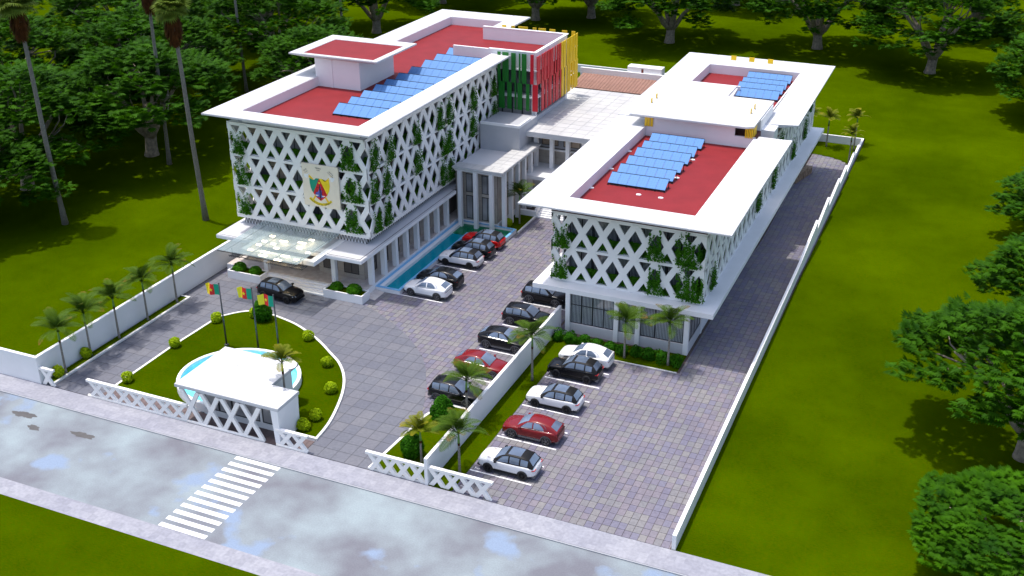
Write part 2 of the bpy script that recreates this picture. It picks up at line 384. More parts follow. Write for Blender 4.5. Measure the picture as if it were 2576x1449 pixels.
# ================================================================== GROUND
def sm(a, b, x):
    t = min(1, max(0, (x-a)/(b-a))); return t*t*(3-2*t)
def drive_z(x, y):
    if x < -20.75 or y < 105: return 0.0
    return -.9*sm(107, 117, y)+.45*sm(119, 132, y)-.55*sm(134, 143, y)
CX0, CX1, CY0, CY1 = -70.6, -14.3, 59.66, 155.6
b = MB()
def lawn_rect(x0, x1, y0, y1, step):
    nx = max(1, int((x1-x0)/step)); ny = max(1, int((y1-y0)/step))
    vs = [(x0+(x1-x0)*i/nx, y0+(y1-y0)*j/ny, 0.0) for j in range(ny+1) for i in range(nx+1)]
    b.add(vs, [(j*(nx+1)+i, j*(nx+1)+i+1, (j+1)*(nx+1)+i+1, (j+1)*(nx+1)+i) for j in range(ny) for i in range(nx)], 'grass', True)
lawn_rect(-500, CX0, CY0, 600, 20); lawn_rect(CX1, 350, CY0, 600, 20); lawn_rect(CX0, CX1, CY1, 600, 20)
lawn_rect(-500, 350, -150, 46.4, 25)
b.build('lawn', kind='structure')
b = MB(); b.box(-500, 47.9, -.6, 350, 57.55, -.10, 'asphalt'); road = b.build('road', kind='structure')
b = MB(); b.box(-500, 46.4, -.6, 350, 47.9, .0, 'pavement_stone'); b.box(-500, 47.88, -.5, 350, 48.0, -.02, 'pavement_stone'); b.build('pavement', kind='structure')
b = MB(); b.box(-500, 57.55, -.6, 350, 59.66, .0, 'pavement_stone'); b.box(-500, 57.43, -.5, 350, 57.57, -.02, 'grey_wall'); b.build('pavement', kind='structure')
me = None
for i in range(12):
    y = 48.33+i*.805
    if me is None:
        q = MB(); q.box(-48.35, -.2, -.12, -44.35, .2, -.094, 'line_paint'); me = q.data('crosswalk_stripe')
    inst('crosswalk_stripe', me, road, (0, y, 0))

rgd = random.Random(21)
for px, py, rx, ry in ((-68.1, 55.45, 1.05, .42), (-65.9, 54.25, .62, .30), (-61.4, 54.95, 1.0, .36)):
    q = MB(); n = 36; k = [1+.16*sin(2*a+px)+.12*sin(5*a+py)+.08*sin(9*a)+rgd.uniform(-.10, .10) for a in [2*pi*i/n for i in range(n)]]
    q.add([(px, py, -.095)]+[(px+rx*k[i]*cos(2*pi*i/n), py+ry*k[i]*sin(2*pi*i/n), -.095) for i in range(n)], [(0, 1+i, 1+(i+1) % n) for i in range(n)], 'damp'); q.build('damp_patch', road)
# polygons of the forecourt
CURVE = [(-70.3, 84.3), (-64.0, 84.25), (-52.9, 83.9), (-50.4, 82.85), (-47.95, 81.4), (-45.7, 79.9), (-43.66, 78.1), (-42.2, 76.6), (-41.0, 74.8), (-39.8, 72.6), (-38.6, 70.0), (-37.9, 67.9), (-37.8, 59.7), (-70.3, 59.7)]
def hull(P):
    P = sorted(set(P)); lo = []; up = []
    cr = lambda o, a, b: (a[0]-o[0])*(b[1]-o[1])-(a[1]-o[1])*(b[0]-o[0])
    for p in P:
        while len(lo) > 1 and cr(lo[-2], lo[-1], p) <= 0: lo.pop()
        lo.append(p)
    for p in P[::-1]:
        while len(up) > 1 and cr(up[-2], up[-1], p) <= 0: up.pop()
        up.append(p)
    return lo[:-1]+up[:-1]
CURVE = hull(CURVE)      # counter-clockwise
# base of the yard
b = MB()
b.add([(-70.4, 59.66, -.035), (-14.4, 59.66, -.035), (-14.4, 105.0, -.035), (-70.4, 105.0, -.035)], [(0,1,2,3)], 'mortar')
b.add([(-70.4, 105, -.035), (-20.72, 105, -.035), (-20.72, 174, -.035), (-70.4, 174, -.035)], [(0,1,2,3)], 'mortar')
n = 60
vs = []
for j in range(n+1):
    y = 105+(155.4-105)*j/n; vs += [(-20.72, y, drive_z(-17, y)-.035), (-14.4, y, drive_z(-17, y)-.035)]
b.add(vs, [(2*j, 2*j+1, 2*j+3, 2*j+2) for j in range(n)], 'mortar', True)
forecourt = b.build('forecourt', kind='structure')
right_yard = MB(); right_yard.add([(-31.1, 59.66, -.031), (-14.45, 59.66, -.031), (-14.45, 82.9, -.031), (-31.1, 82.9, -.031)], [(0,1,2,3)], 'mortar')
right_yard = right_yard.build('parking_lot', kind='structure')
GREY_IN = offset_poly(CURVE, 1.1)
def paver_cells(x0, x1, y0, y1, sx, sy, ox, oy, skip=None):
    out = []
    i0 = int(math.floor((x0-ox)/sx)); i1 = int(math.ceil((x1-ox)/sx)); j0 = int(math.floor((y0-oy)/sy)); j1 = int(math.ceil((y1-oy)/sy))
    for j in range(j0, j1):
        for i in range(i0, i1):
            a0, a1 = max(x0, ox+i*sx), min(x1, ox+(i+1)*sx); c0, c1 = max(y0, oy+j*sy), min(y1, oy+(j+1)*sy)
            if a1-a0 < .06 or c1-c0 < .06: continue
            if skip and skip((a0+a1)/2, (c0+c1)/2): continue
            out.append((a0, a1, c0, c1))
    return out
def lay(parent, cells, mat, gap, name, sx, sy, zf=lambda x, y: 0.0, thick=.03, limit=300, lift=0.0):
    key = lambda c: ((c[0]+c[1])/2)**2+((c[2]+c[3])/2)**2
    cells = sorted(cells, key=key)
    g = gap/2
    full = MB(); full.box(-sx/2+g, -sy/2+g, -thick, sx/2-g, sy/2-g, 0, mat, bottom=False); fm = full.data(name)
    rest = MB()
    k = 0
    rr = random.Random(3)
    for c in cells:
        cx, cy = (c[0]+c[1])/2, (c[2]+c[3])/2; dz = rr.uniform(-.004, .004)+lift
        if k < limit and zf(cx, cy) == 0:
            s = ((c[1]-c[0])/sx, (c[3]-c[2])/sy, 1) ; inst(name, fm, parent, (cx, cy, dz), s if min(s) < .999 else None); k += 1
        else:
            x0, x1, y0, y1 = c[0]+g, c[1]-g, c[2]+g, c[3]-g
            if x1-x0 < .02 or y1-y0 < .02: continue
            zz = [zf(cx, y0)+dz, zf(cx, y0)+dz, zf(cx, y1)+dz, zf(cx, y1)+dz]
            q = [(x0, y0), (x1, y0), (x1, y1), (x0, y1)]
            vs = [(p[0], p[1], z-thick) for p, z in zip(q, zz)]+[(p[0], p[1], z) for p, z in zip(q, zz)]
            rest.add(vs, [(4,5,6,7),(0,1,5,4),(1,2,6,5),(2,3,7,6),(3,0,4,7)], mat)
    if rest.f: rest.build(name+'_field', parent, kind='stuff')
def court_skip(x, y):
    if in_poly(x, y, GREY_IN) or (x < -41 and y < 61): return not (x < -43 and y < 61.6)
    if -53.2 < x < -45.7 and y > 102.9: return True
    if -53.2 < x < -50.3 and y > 87.0: return True
    if x < -52.9 and y > 85.3 and x > -68.5: return True
    return y > 111.4
lay(forecourt, paver_cells(-70.3, -33.2, 59.68, 111.4, PSX, PSY, POX, POY, court_skip)
    + paver_cells(-33.0, -32.0, 85.6, 112, PSX, PSY, POX, POY), 'paver', .032, 'paver', PSX, PSY)
lay(right_yard, paver_cells(-31.1, -14.45, 59.68, 82.9, PSX, PSY, POX, POY)+paver_cells(-20.4, -14.45, 82.9, 151.0, PSX, PSY, POX, POY,
    lambda x, y: y > 144.6 and (x+20.7)**2/36+(y-144.6)**2/26 > 1.05), 'paver', .032, 'paver', PSX, PSY, zf=drive_z)

# grey tiled drive around the island
b = MB(); b.prism(CURVE, -.03, .006, 'tile_gap'); drive = b.build('tiled_drive', kind='structure')
tiles = []
for j in range(0, 21):
    for i in range(0, 28):
        P = [(-70.2+i*1.2+.02, 59.7+j*1.22+.02), (-70.2+(i+1)*1.2-.02, 59.7+j*1.22+.02), (-70.2+(i+1)*1.2-.02, 59.7+(j+1)*1.22-.02), (-70.2+i*1.2+.02, 59.7+(j+1)*1.22-.02)]
        cx, cy = sum(p[0] for p in P)/4, sum(p[1] for p in P)/4
        if -62.6 < cx < -46.8 and 62.4 < cy < 70: continue
        if cy < 61.2 and -63.8 < cx < -43.8: continue
        if not all(in_poly(p[0], p[1], CURVE) for p in P):
            for s in range(len(CURVE)):
                a, c = CURVE[s], CURVE[(s+1) % len(CURVE)]
                # clip by the half plane left of edge a->c
                out = []
                f = lambda p: (c[0]-a[0])*(p[1]-a[1])-(c[1]-a[1])*(p[0]-a[0])
                for q in range(len(P)):
                    p1, p2 = P[q], P[(q+1) % len(P)]
                    if f(p1) >= 0: out.append(p1)
                    if (f(p1) >= 0) != (f(p2) >= 0):
                        t = f(p1)/(f(p1)-f(p2)); out.append((p1[0]+(p2[0]-p1[0])*t, p1[1]+(p2[1]-p1[1])*t))
                P = out
                if len(P) < 3: break
            if len(P) < 3 or area(P) < .03: continue
        tiles.append(P)
tiles.sort(key=lambda P: P[0][0]**2+P[0][1]**2)
full = MB(); full.box(-.58, -.59, -.01, .58, .59, 0, 'grey_tile', bottom=False); fm = full.data('paving_tile')
rest = MB()
for k, P in enumerate(tiles):
    if k < 300:
        if len(P) == 4 and area(P) > 1.16*1.18-1e-4: inst('paving_tile', fm, drive, (sum(p[0] for p in P)/4, sum(p[1] for p in P)/4, .016))
        else:
            q = MB(); q.prism(P, .006, .016, 'grey_tile'); q.build('paving_tile', drive)
    else: rest.prism(P, .006, .016, 'grey_tile')
if rest.f: rest.build('paving_tile_field', drive, kind='stuff')

def green(name, poly, z=.14, kerb=.22, kerb_z=.17, sides=None):
    """lawn bed with a white kerb round it"""
    inner = offset_poly(poly, kerb)
    b = MB(); b.prism(inner, -.03, z, 'grass'); g = b.build(name, kind='structure')
    b = MB(); n = len(poly)
    for i in range(n):
        if sides and i not in sides: continue
        j = (i+1) % n
        vs = [(*poly[i], -.02), (*poly[j], -.02), (*inner[j], -.02), (*inner[i], -.02), (*poly[i], kerb_z), (*poly[j], kerb_z), (*inner[j], kerb_z), (*inner[i], kerb_z)]
        b.add(vs, [(4,5,6,7), (0,1,5,4), (2,3,7,6)], 'kerb_white')
        if sides: b.add(vs, [(1,2,6,5), (3,0,4,7)], 'kerb_white')
    b.build('kerb', g)
    return g
arc = [(-43.72, 61.5), (-44.0, 63.8), (-44.66, 66.2), (-45.6, 68.7), (-46.8, 70.85), (-48.4, 72.7), (-50.2, 74.05), (-52.0, 75.35), (-53.8, 76.4), (-56.1, 77.5), (-58.5, 78.15), (-60.2, 78.4), (-61.84, 78.1), (-62.9, 77.3), (-64.0, 75.8), (-64.28, 69.1), (-64.2, 61.5)]
def spline(P, n=5):
    out = []
    for i in range(len(P)-1):
        p0, p1, p2, p3 = Vector(P[max(0, i-1)]), Vector(P[i]), Vector(P[i+1]), Vector(P[min(len(P)-1, i+2)])
        for k in range(n):
            t = k/n; q = .5*((2*p1)+(p2-p0)*t+(2*p0-5*p1+4*p2-p3)*t*t+(3*p1-p0-3*p2+p3)*t*t*t); out.append((q.x, q.y))
    return out+[P[-1]]
arc = spline(arc[:-2])+arc[-2:]
green('island_lawn', arc)
green('lawn_strip', [(-70.35, 59.75), (-69.15, 59.75), (-69.12, 78.3), (-70.35, 78.3)], sides=[1, 2])
green('corner_lawn', [(-38.1, 59.75), (-33.2, 59.75), (-33.2, 70.25), (-37.0, 70.3), (-37.6, 67.9)], sides=[0, 2, 3, 4])
b = MB(); b.prism([(-32.95, 59.75), (-31.0, 59.75), (-31.1, 82.85), (-20.62, 82.85), (-20.62, 86.2), (-32.95, 85.6)], -.03, .03, 'grass')
b.build('lawn_strip', kind='structure')
b = MB(); b.box(-27.2, 82.8, 0, -20.6, 82.88, .07, 'kerb_white'); b.build('kerb', kind='structure')
b = MB(); b.prism([(-45.95, 106.2), (-45.75, 106.2), (-45.75, 111.2), (-48.4, 111.2), (-48.4, 106.2)], -.03, .10, 'grass'); g = b.build('corner_lawn', kind='structure')
b = MB(); b.box(-45.75, 106.2, -.02, -45.55, 111.25, .16, 'kerb_white'); b.build('kerb', g)
# lawn at the end of the service drive
n = 24; vs = []; fs = []
for i in range(n+1):
    a = pi/2*i/n; vs += [(-20.7+6.2*cos(a), 144.6+5.0*sin(a), -.97), (-20.7+6.2*cos(a), 155.4, -.97)]
b = MB(); b.add(vs, [(2*i, 2*i+1, 2*i+3, 2*i+2) for i in range(n)], 'grass');
b.box(-24, 143.9, -1.2, -20.72, 155.4, -.97, 'grass')
b.build('back_lawn', kind='structure')

# painted parking lines and bay numbers
def text_data(s, size, mat, name):
    cu = bpy.data.curves.new('t', 'FONT'); cu.body = s; cu.size = size; cu.align_x = 'CENTER'; cu.align_y = 'CENTER'
    o = bpy.data.objects.new('t', cu); COL.objects.link(o); bpy.context.view_layer.update()
    ev = o.evaluated_get(bpy.context.evaluated_depsgraph_get()); me = ev.to_mesh()
    vs = [v.co.copy() for v in me.vertices]; fs = [tuple(p.vertices) for p in me.polygons]
    ev.to_mesh_clear(); bpy.data.objects.remove(o); bpy.data.curves.remove(cu)
    return vs, fs
q = MB(); q.box(-2.5, -.07, .004, 2.5, .07, .010, 'line_paint', bottom=False); line_me = q.data('parking_line')
for y in (87.15, 89.72, 92.27, 94.99, 97.66, 100.3): inst('parking_line', line_me, forecourt, (-48.0, y, 0), (.96, 1, 1))
for y in (90.39, 87.85, 85.28, 82.75, 80.19, 77.6, 75.05, 72.55, 70.56): inst('parking_line', line_me, forecourt, (-35.8, y, 0), (1, 1, 1))
for y in (62.72, 65.25, 67.75, 70.25, 72.8, 75.35, 77.8, 80.3): inst('parking_line', line_me, right_yard, (-28.45, y, 0), (1, 1, 1))
def bay_number(s, x, y, rz, parent):
    vs, fs = text_data(s, .55, 'line_paint', 'n'); q = MB()
    R = Matrix.Rotation(rz, 3, 'Z')
    q.add([Vector((x, y, .011))+R @ v for v in vs], fs, 'line_paint'); q.build('bay_number', parent)
for k, y in enumerate((60.6, 63.1, 65.6, 68.1, 70.6, 73.15, 75.7, 78.2, 80.7)): bay_number(str(k+1), -30.55, y, -pi/2, right_yard)
for k, y in enumerate((87.6, 90.1, 92.7, 95.4, 98.1)): bay_number(str(k+1), -49.95, y, -pi/2, forecourt)

# ================================================================== BOUNDARY WALLS
def wall(name, loc, boxes, label, cat='wall', mat='white_paint', cap=True):
    r = empty(name, loc, label, cat)
    b = MB()
    for q in boxes: b.box(*q, mat)
    b.build('panel', r)
    if cap:
        b = MB()
        for x0, y0, z0, x1, y1, z1 in boxes: b.box(x0-.02, y0-.02, z1, x1+.02, y1+.02, z1+.05, 'white_trim')
        b.build('coping', r)
    return r
wall('boundary_wall', (-70.5, 120, 0), [(-70.65, 59.92, -.1, -70.38, 174, 2.5)], 'long white side wall running back from the road beside the five palms')
wall('boundary_wall', (-100, 59.8, 0), [(-200, 59.66, -.1, -70.36, 59.91, 2.5)], 'white wall along the pavement left of the entrance drive')
wall('boundary_wall', (-55, 174, 0), [(-70.3, 174, -.1, -40, 174.25, 1.3)], 'low white wall behind the clay tiled roof', cap=False)
wall('dividing_wall', (-33.1, 72, 0), [(-33.22, 59.7, -.05, -32.96, 86.9, 2.3)], 'white wall between the two car parks, running beside the palms', cap=False)
r = empty('boundary_wall', (-14.6, 100, 0), 'low white stepped wall along the paved service drive on the right', 'wall')
for y0, y1, za, zb, zc in ((59.7, 107, 1.2, 1.2, 1.2), (107, 117.4, 1.2, 2.3, 2.3), (117.6, 125.2, 1.3, 2.2, 2.2), (125.4, 133.4, 1.15, 1.75, 1.75), (133.6, 139.4, 1.0, 1.45, 1.45), (139.6, 146.4, .5, 1.0, 1.0), (146.6, 151.2, .3, .55, .55), (151.4, 155.5, .15, .15, .15)):
    b = MB(); x0, x1 = -14.78, -14.5
    vs = [(x0,y0,-1.2),(x1,y0,-1.2),(x1,y1,-1.2),(x0,y1,-1.2),(x0,y0,za),(x1,y0,za),(x1,y1,zb),(x0,y1,zb)]
    if y0 < 60: vs = [(v[0]+(.42 if v[1] < 60 else 0), v[1], v[2]) for v in vs]
    b.add(vs, [(4,5,6,7),(0,1,5,4),(1,2,6,5),(2,3,7,6),(3,0,4,7)], 'white_paint'); b.build('wall_section', r)
wall('boundary_wall', (-18, 155.5, 0), [(-24, 155.4, -1.2, -14.5, 155.65, .12)], 'low white back wall behind the four far palms', cap=False)

# ================================================================== BUILDING HELPERS
def lattice(root, o, u, nrm, length, floors, P=2.0, F=3.3, w=.67, th=.14, skip=None, top=True, first_beam=True, taller=None):
    """diagonal screen: o = lower start corner of the outer face, u = run, nrm = outward"""
    o, u, nrm = Vector(o), Vector(u), Vector(nrm); H = F*floors
    def slab(poly, d0, d1, name):
        b = MB(); n = len(poly)
        f = [o+u*p[0]+Vector((0, 0, p[1]))-nrm*d0 for p in poly]; k = [o+u*p[0]+Vector((0, 0, p[1]))-nrm*d1 for p in poly]
        fs = [tuple(range(n)), tuple(range(2*n-1, n-1, -1))]+[(i, n+i, n+(i+1) % n, (i+1) % n) for i in range(n)]
        flip = u.cross(Vector((0, 0, 1))).dot(nrm) < 0
        b.add(f+k, [q[::-1] for q in fs] if flip else fs, 'lattice_white'); b.build(name, root)
    for s, d in ((1, 0.0), (-1, .012)):
        k0 = -floors-1 if s > 0 else -1; k1 = int(length/P)+1 if s > 0 else int(length/P)+floors+2
        for k in range(k0, k1+1):
            c = k*P
            poly = [(c-w/2, 0), (c+w/2, 0), (c+w/2+s*P*floors, H), (c-w/2+s*P*floors, H)]
            poly = clip_poly(poly, 0, 0.0, False)
            if len(poly) > 2: poly = clip_poly(poly, 0, length, True)
            if len(poly) > 2 and area(poly) > .02: slab(poly, d, th, 'brace')
    for i in range(floors+1):
        h = .26
        z0 = i*F-h/2
        if i == 0: z0 = -.22; h = .40
        if i == floors: z0 = H-.16; h = .34
        slab([(0, z0), (length, z0), (length, z0+h), (0, z0+h)], .03, th+.02, 'beam')
def window(root, p, u, w, h, cols=2, rows=(.7,), mat='window_glass', nrm=None, fw=.06, name='window'):
    """glazed unit: p lower-left corner on the wall face, u run direction, nrm outward"""
    p, u, nrm = Vector(p), Vector(u), Vector(nrm); zv = Vector((0, 0, 1))
    b = MB()
    def bar(a0, a1, z0, z1, d=.07): b.obox(p+u*a0+zv*z0-nrm*.02, u*(a1-a0), zv*(z1-z0), nrm*d, 'dark_metal')
    bar(0, fw, 0, h); bar(w-fw, w, 0, h); bar(fw, w-fw, 0, fw); bar(fw, w-fw, h-fw, h)
    for i in range(1, cols): bar(w*i/cols-fw/2, w*i/cols+fw/2, fw, h-fw, .065)
    for r in rows: bar(fw, w-fw, h*r-fw/2, h*r+fw/2, .06)
    f = b.build(name, root)
    g = MB(); g.obox(p+u*.02+zv*.02-nrm*.03, u*(w-.04), zv*(h-.04), nrm*.04, mat); g.build('pane', f)
    return f
def cladding(root, p, u, nrm, w, h, pw, ph, holes=(), mat='stone_panel'):
    """stone panels with open joints on a wall face; holes = (a0, a1, z0, z1)"""
    p, u, nrm = Vector(p), Vector(u), Vector(nrm); zv = Vector((0, 0, 1))
    nx = max(1, round(w/pw)); nz = max(1, round(h/ph)); cache = {}
    xs = sorted(set([w*i/nx for i in range(nx+1)]+[q for hh in holes for q in hh[:2]])); zs = sorted(set([h*i/nz for i in range(nz+1)]+[q for hh in holes for q in hh[2:]]))
    xs = [x for i, x in enumerate(xs) if i == 0 or x-xs[i-1] > .05]; zs = [z for i, z in enumerate(zs) if i == 0 or z-zs[i-1] > .05]
    for i in range(len(xs)-1):
        for j in range(len(zs)-1):
            cx, cz = (xs[i]+xs[i+1])/2, (zs[j]+zs[j+1])/2
            if any(a < cx < c and e < cz < g for a, c, e, g in holes): continue
            b = MB(); b.obox(p+u*(xs[i]+.012)+zv*(zs[j]+.012), u*(xs[i+1]-xs[i]-.024), zv*(zs[j+1]-zs[j]-.024), nrm*(.035+random.uniform(-.004, .004)), mat)
            b.build('stone_panel', root)
def tiled_top(root, rects, z, size=1.5, mat='roof_tile', name='roof_tile', gap=.03, th=.03):
    part(root, 'tile_bed', [BX(x0+.02, x1-.02, y0+.02, y1-.02, z-.05, z+.006) for x0, x1, y0, y1 in rects], 'tile_joint' if mat == 'terrace_tile' else 'roof_joint')
    full = MB(); g = gap/2; full.box(-size/2+g, -size/2+g, 0, size/2-g, size/2-g, th, mat, bottom=False); me = full.data(name)
    for x0, x1, y0, y1 in rects:
        for a0, a1, c0, c1 in paver_cells(x0, x1, y0, y1, size, size, x0, y0):
            inst(name, me, root, ((a0+a1)/2, (c0+c1)/2, z), ((a1-a0)/size, (c1-c0)/size, 1))
def eave_ring(root, outer, inner, z, th=.16, drop=.75, mat='white_roof', name='roof_slab'):
    """roof ring with a thin lip and an underside sloping down to the wall line"""
    b = MB(); n = len(outer)
    vs = [(*p, z) for p in outer]+[(*p, z) for p in inner]+[(*p, z-th) for p in outer]+[(*p, z-drop) for p in inner]
    fs = []
    for i in range(n):
        j = (i+1) % n
        fs += [(i, j, n+j, n+i), (2*n+i, 2*n+j, j, i), (3*n+i, 3*n+j, 2*n+j, 2*n+i), (n+i, n+j, 3*n+j, 3*n+i)]
    b.add(vs, fs, mat); return b.build(name, root)
def columns(root, pts, w, z0, z1, mat='white_paint', d=None):
    d = d or w; b = MB(); b.box(-w/2, -d/2, z0, w/2, d/2, z1, mat); me = b.data('column')
    for x, y in pts: inst('column', me, root, (x, y, 0))
def part(root, name, boxes, mat):
    b = MB()
    for q in boxes: b.box(*q, mat)
    return b.build(name, root)
BX = lambda x0, x1, y0, y1, z0, z1: (x0, y0, z0, x1, y1, z1)

# ================================================================== MAIN OFFICE BUILDING
A = empty('office_building', (-61.6, 112, 0), 'large white office block with diagonal lattice screens and a crest on its front', 'building')
part(A, 'plinth', [BX(-69.8, -53.05, 85.25, 112, -.03, .72)], 'white_paint')
part(A, 'floor', [BX(-69.75, -53.1, 85.3, 112, .72, .75)], 'floor_tile')
for k in range(5): part(A, 'step', [BX(-64.45, -57.1, 83.75+.3*k, 84.05+.3*k+(.0 if k < 4 else .02), -.03, .15*(k+1))], 'white_trim')
b = MB(); b.add([(-56.6, 85.0, .735), (-52.0, 85.0, .01), (-52.0, 87.0, .01), (-56.6, 87.0, .735), (-56.6, 85.0, -.03), (-52, 85, -.03), (-52, 87, -.03)], [(0,1,2,3), (0,4,5,1), (1,5,6,2)], 'floor_tile'); b.build('ramp', A)
columns(A, [(-56.8, 85.6), (-64.95, 85.6)], .46, .75, 4.1)
columns(A, [(-53.3, y) for y in (86.85, 89.4, 91.78, 94.13, 96.5, 98.88, 101.25, 103.6)], .48, .75, 4.1)
part(A, 'portico_slab', [BX(-69.75, -52.72, 84.15, 105.0, 4.1, 4.5), BX(-69.75, -53.4, 105.0, 118.6, 4.1, 4.5)], 'light_grey_slab')
part(A, 'slab_edge', [BX(-69.78, -52.69, 84.12, 84.16, 4.12, 4.44), BX(-52.73, -52.69, 84.16, 105.0, 4.12, 4.44)], 'white_trim')
part(A, 'gutter', [BX(-69.5, -52.95, 84.32, 84.38, 4.49, 4.515), BX(-53.01, -52.95, 84.38, 105, 4.49, 4.515)], 'dark_metal')
# ground floor walls
part(A, 'wall', [BX(-59.8, -54.4, 87.4, 88.0, .75, 4.1), BX(-54.9, -54.4, 88.0, 112, .75, 4.1), BX(-59.8, -59.3, 88.0, 91.0, .75, 4.1), BX(-69.7, -59.8, 91.0, 91.4, .75, 4.1)], 'stone_gap')
cladding(A, (-59.8, 87.4, .75), (1, 0, 0), (0, -1, 0), 5.4, 3.35, 1.1, .85, [(.55, 2.25, .55, 2.75), (3.0, 4.75, .45, 2.75)])
window(A, (-59.25, 87.42, 1.3), (1, 0, 0), 1.7, 2.2, 2, (.62,), 'window_glass_warm', (0, -1, 0))
window(A, (-56.8, 87.42, 1.2), (1, 0, 0), 1.75, 2.3, 2, (.62,), 'window_glass_warm', (0, -1, 0))
hol = [(1.3+2.37*i, 2.4+2.37*i, .3, 2.9) for i in range(7)]
cladding(A, (-54.4, 87.4, .75), (0, 1, 0), (1, 0, 0), 17.6, 3.35, 1.2, .85, hol)
for a0, a1, z0, z1 in hol: window(A, (-54.42, 87.4+a0, .75+z0), (0, 1, 0), a1-a0, z1-z0, 1, (.35,), 'window_glass_warm', (1, 0, 0))
for i in range(4): window(A, (-69.0+2.3*i, 91.0, .78), (1, 0, 0), 2.2, 3.2, 2, (.75,), 'window_glass_warm', (0, -1, 0))
# recessed neck with the zigzag rail
part(A, 'neck_wall', [BX(-68.9, -54.35, 88.0, 116, 4.5, 5.2)], 'white_paint')
b = MB(); x = -68.8; k = 0
def zig(p0, p1, step, nrm):
    p0, p1 = Vector(p0), Vector(p1); L = (p1-p0).length; nseg = int(L/step); d = (p1-p0)/nseg
    for i in range(nseg):
        lo = p0+d*i; hi = p0+d*(i+.5)+Vector((0, 0, .66)); lo2 = p0+d*(i+1)
        b.tube([lo, hi], .03, 'dark_metal', 4, False); b.tube([hi, lo2], .03, 'dark_metal', 4, False)
zig((-68.9, 87.92, 4.52), (-54.3, 87.92, 4.52), .36, None); zig((-54.27, 87.95, 4.52), (-54.27, 105, 4.52), .36, None)
b.build('zigzag_rail', A)
# upper floors
for k in range(4): part(A, 'floor_slab', [BX(-69.3, -53.95, 88.0, 118.4, 5.2+3.3*k, 5.44+3.3*k)], 'white_paint')
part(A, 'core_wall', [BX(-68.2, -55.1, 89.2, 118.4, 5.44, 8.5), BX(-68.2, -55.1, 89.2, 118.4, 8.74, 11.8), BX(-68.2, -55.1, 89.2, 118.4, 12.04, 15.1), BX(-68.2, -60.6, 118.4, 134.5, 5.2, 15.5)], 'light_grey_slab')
rg = random.Random(5)
for k in range(3):
    z = 5.5+3.3*k
    for i in range(6):
        window(A, (-68.1+2.17*i, 89.18, z), (1, 0, 0), 2.1, 2.9, 2, (.66,), rg.choice(['window_glass', 'window_glass', 'window_glass_warm', 'window_glass_dark']), (0, -1, 0))
    for i in range(13):
        window(A, (-55.08, 89.5+2.2*i, z), (0, 1, 0), 2.1, 2.9, 2, (.66,), rg.choice(['window_glass', 'window_glass_dark', 'window_glass_warm']), (1, 0, 0))
    part(A, 'planter_box', [BX(-69.2, -53.95, 87.96, 88.5, 5.44+3.3*k, 5.62+3.3*k)], 'white_paint')
    part(A, 'planter_box', [BX(-54.6, -53.95, 88.6, 118, 5.44+3.3*k, 5.62+3.3*k)], 'white_paint')
# corner side walls behind the lattice
part(A, 'corner_wall', [BX(-55.1, -54.4, 89.2, 89.4, 5.44+3.3*k, 8.4+3.3*k) for k in range(3)], 'grey_plaster')
lattice(A, (-69.6, 87.65, 5.42), (1, 0, 0), (0, -1, 0), 16.0, 3)
lattice(A, (-53.6, 87.68, 5.42), (0, 1, 0), (1, 0, 0), 30.8, 3)
lattice(A, (-69.58, 118.4, 5.42), (0, -1, 0), (-1, 0, 0), 30.7, 3)
part(A, 'lattice_cap', [BX(-69.55, -53.65, 87.7, 118.4, 15.42, 15.5)], 'white_trim')
# roof
part(A, 'parapet', [BX(-68.6, -54.6, 88.3, 118.4, 15.5, 15.6), BX(-68.6, -60.6, 118.4, 134.5, 15.5, 15.6)], 'grey_plaster')
part(A, 'roof_floor', [BX(-67.9, -54.2, 87.95, 118.9, 15.61, 15.63), BX(-67.9, -60.1, 118.9, 135, 15.61, 15.625), BX(-60.1, -49.2, 118.9, 129.0, 15.61, 15.628)], 'red_roof')
out = [(-71.0, 85.7), (-51.9, 85.7), (-51.9, 118.7), (-57.75, 129.3), (-57.75, 138.7), (-71.0, 138.7)]
inn = [(-67.85, 88.0), (-54.3, 88.0), (-54.3, 118.7), (-60.15, 129.3), (-60.15, 135.0), (-67.85, 135.0)]
# two rings that butt against the tower
b = MB()
def strip(o0, o1, i0, i1, z=16.7, th=.16, drop=.95, ends=True):
    vs = [(*o0, z), (*o1, z), (*i1, z), (*i0, z), (*o0, z-th), (*o1, z-th), (*i1, z-drop), (*i0, z-drop)]
    b.add(vs, [(0,1,2,3), (4,5,1,0), (7,6,5,4), (6,7,3,2)]+([(5,6,2,1), (7,4,0,3)] if ends else []), 'white_roof')
strip((-71, 85.7), (-51.9, 85.7), (-67.85, 88), (-54.3, 88)); strip((-51.9, 85.7), (-51.9, 118.7), (-54.3, 88), (-54.3, 118.7))
strip((-57.75, 129.35), (-57.75, 138.7), (-60.15, 129.35), (-60.15, 135)); strip((-57.75, 138.7), (-71, 138.7), (-60.15, 135), (-67.85, 135))
strip((-71, 138.7), (-71, 85.7), (-67.85, 135), (-67.85, 88))
b.build('roof_slab', A)
part(A, 'roof_parapet', [BX(-67.9, -67.8, 87.98, 135.02, 15.55, 16.695), BX(-67.8, -54.3, 87.9, 88.03, 15.55, 16.695), BX(-67.8, -60.2, 134.95, 135.1, 15.55, 16.695), BX(-54.4, -54.28, 88.03, 118.7, 15.55, 16.695)], 'white_paint')
def joints(root, rects, z, size=1.6, mat='tile_joint'):
    b = MB()
    return
tiled_top(A, [(-67.8, -54.35, 85.75, 87.95), (-54.25, -51.95, 85.75, 118.65), (-70.95, -67.9, 85.75, 138.65), (-67.8, -60.2, 135.2, 138.65), (-60.1, -57.8, 129.4, 138.65)], 16.7, 2.2)
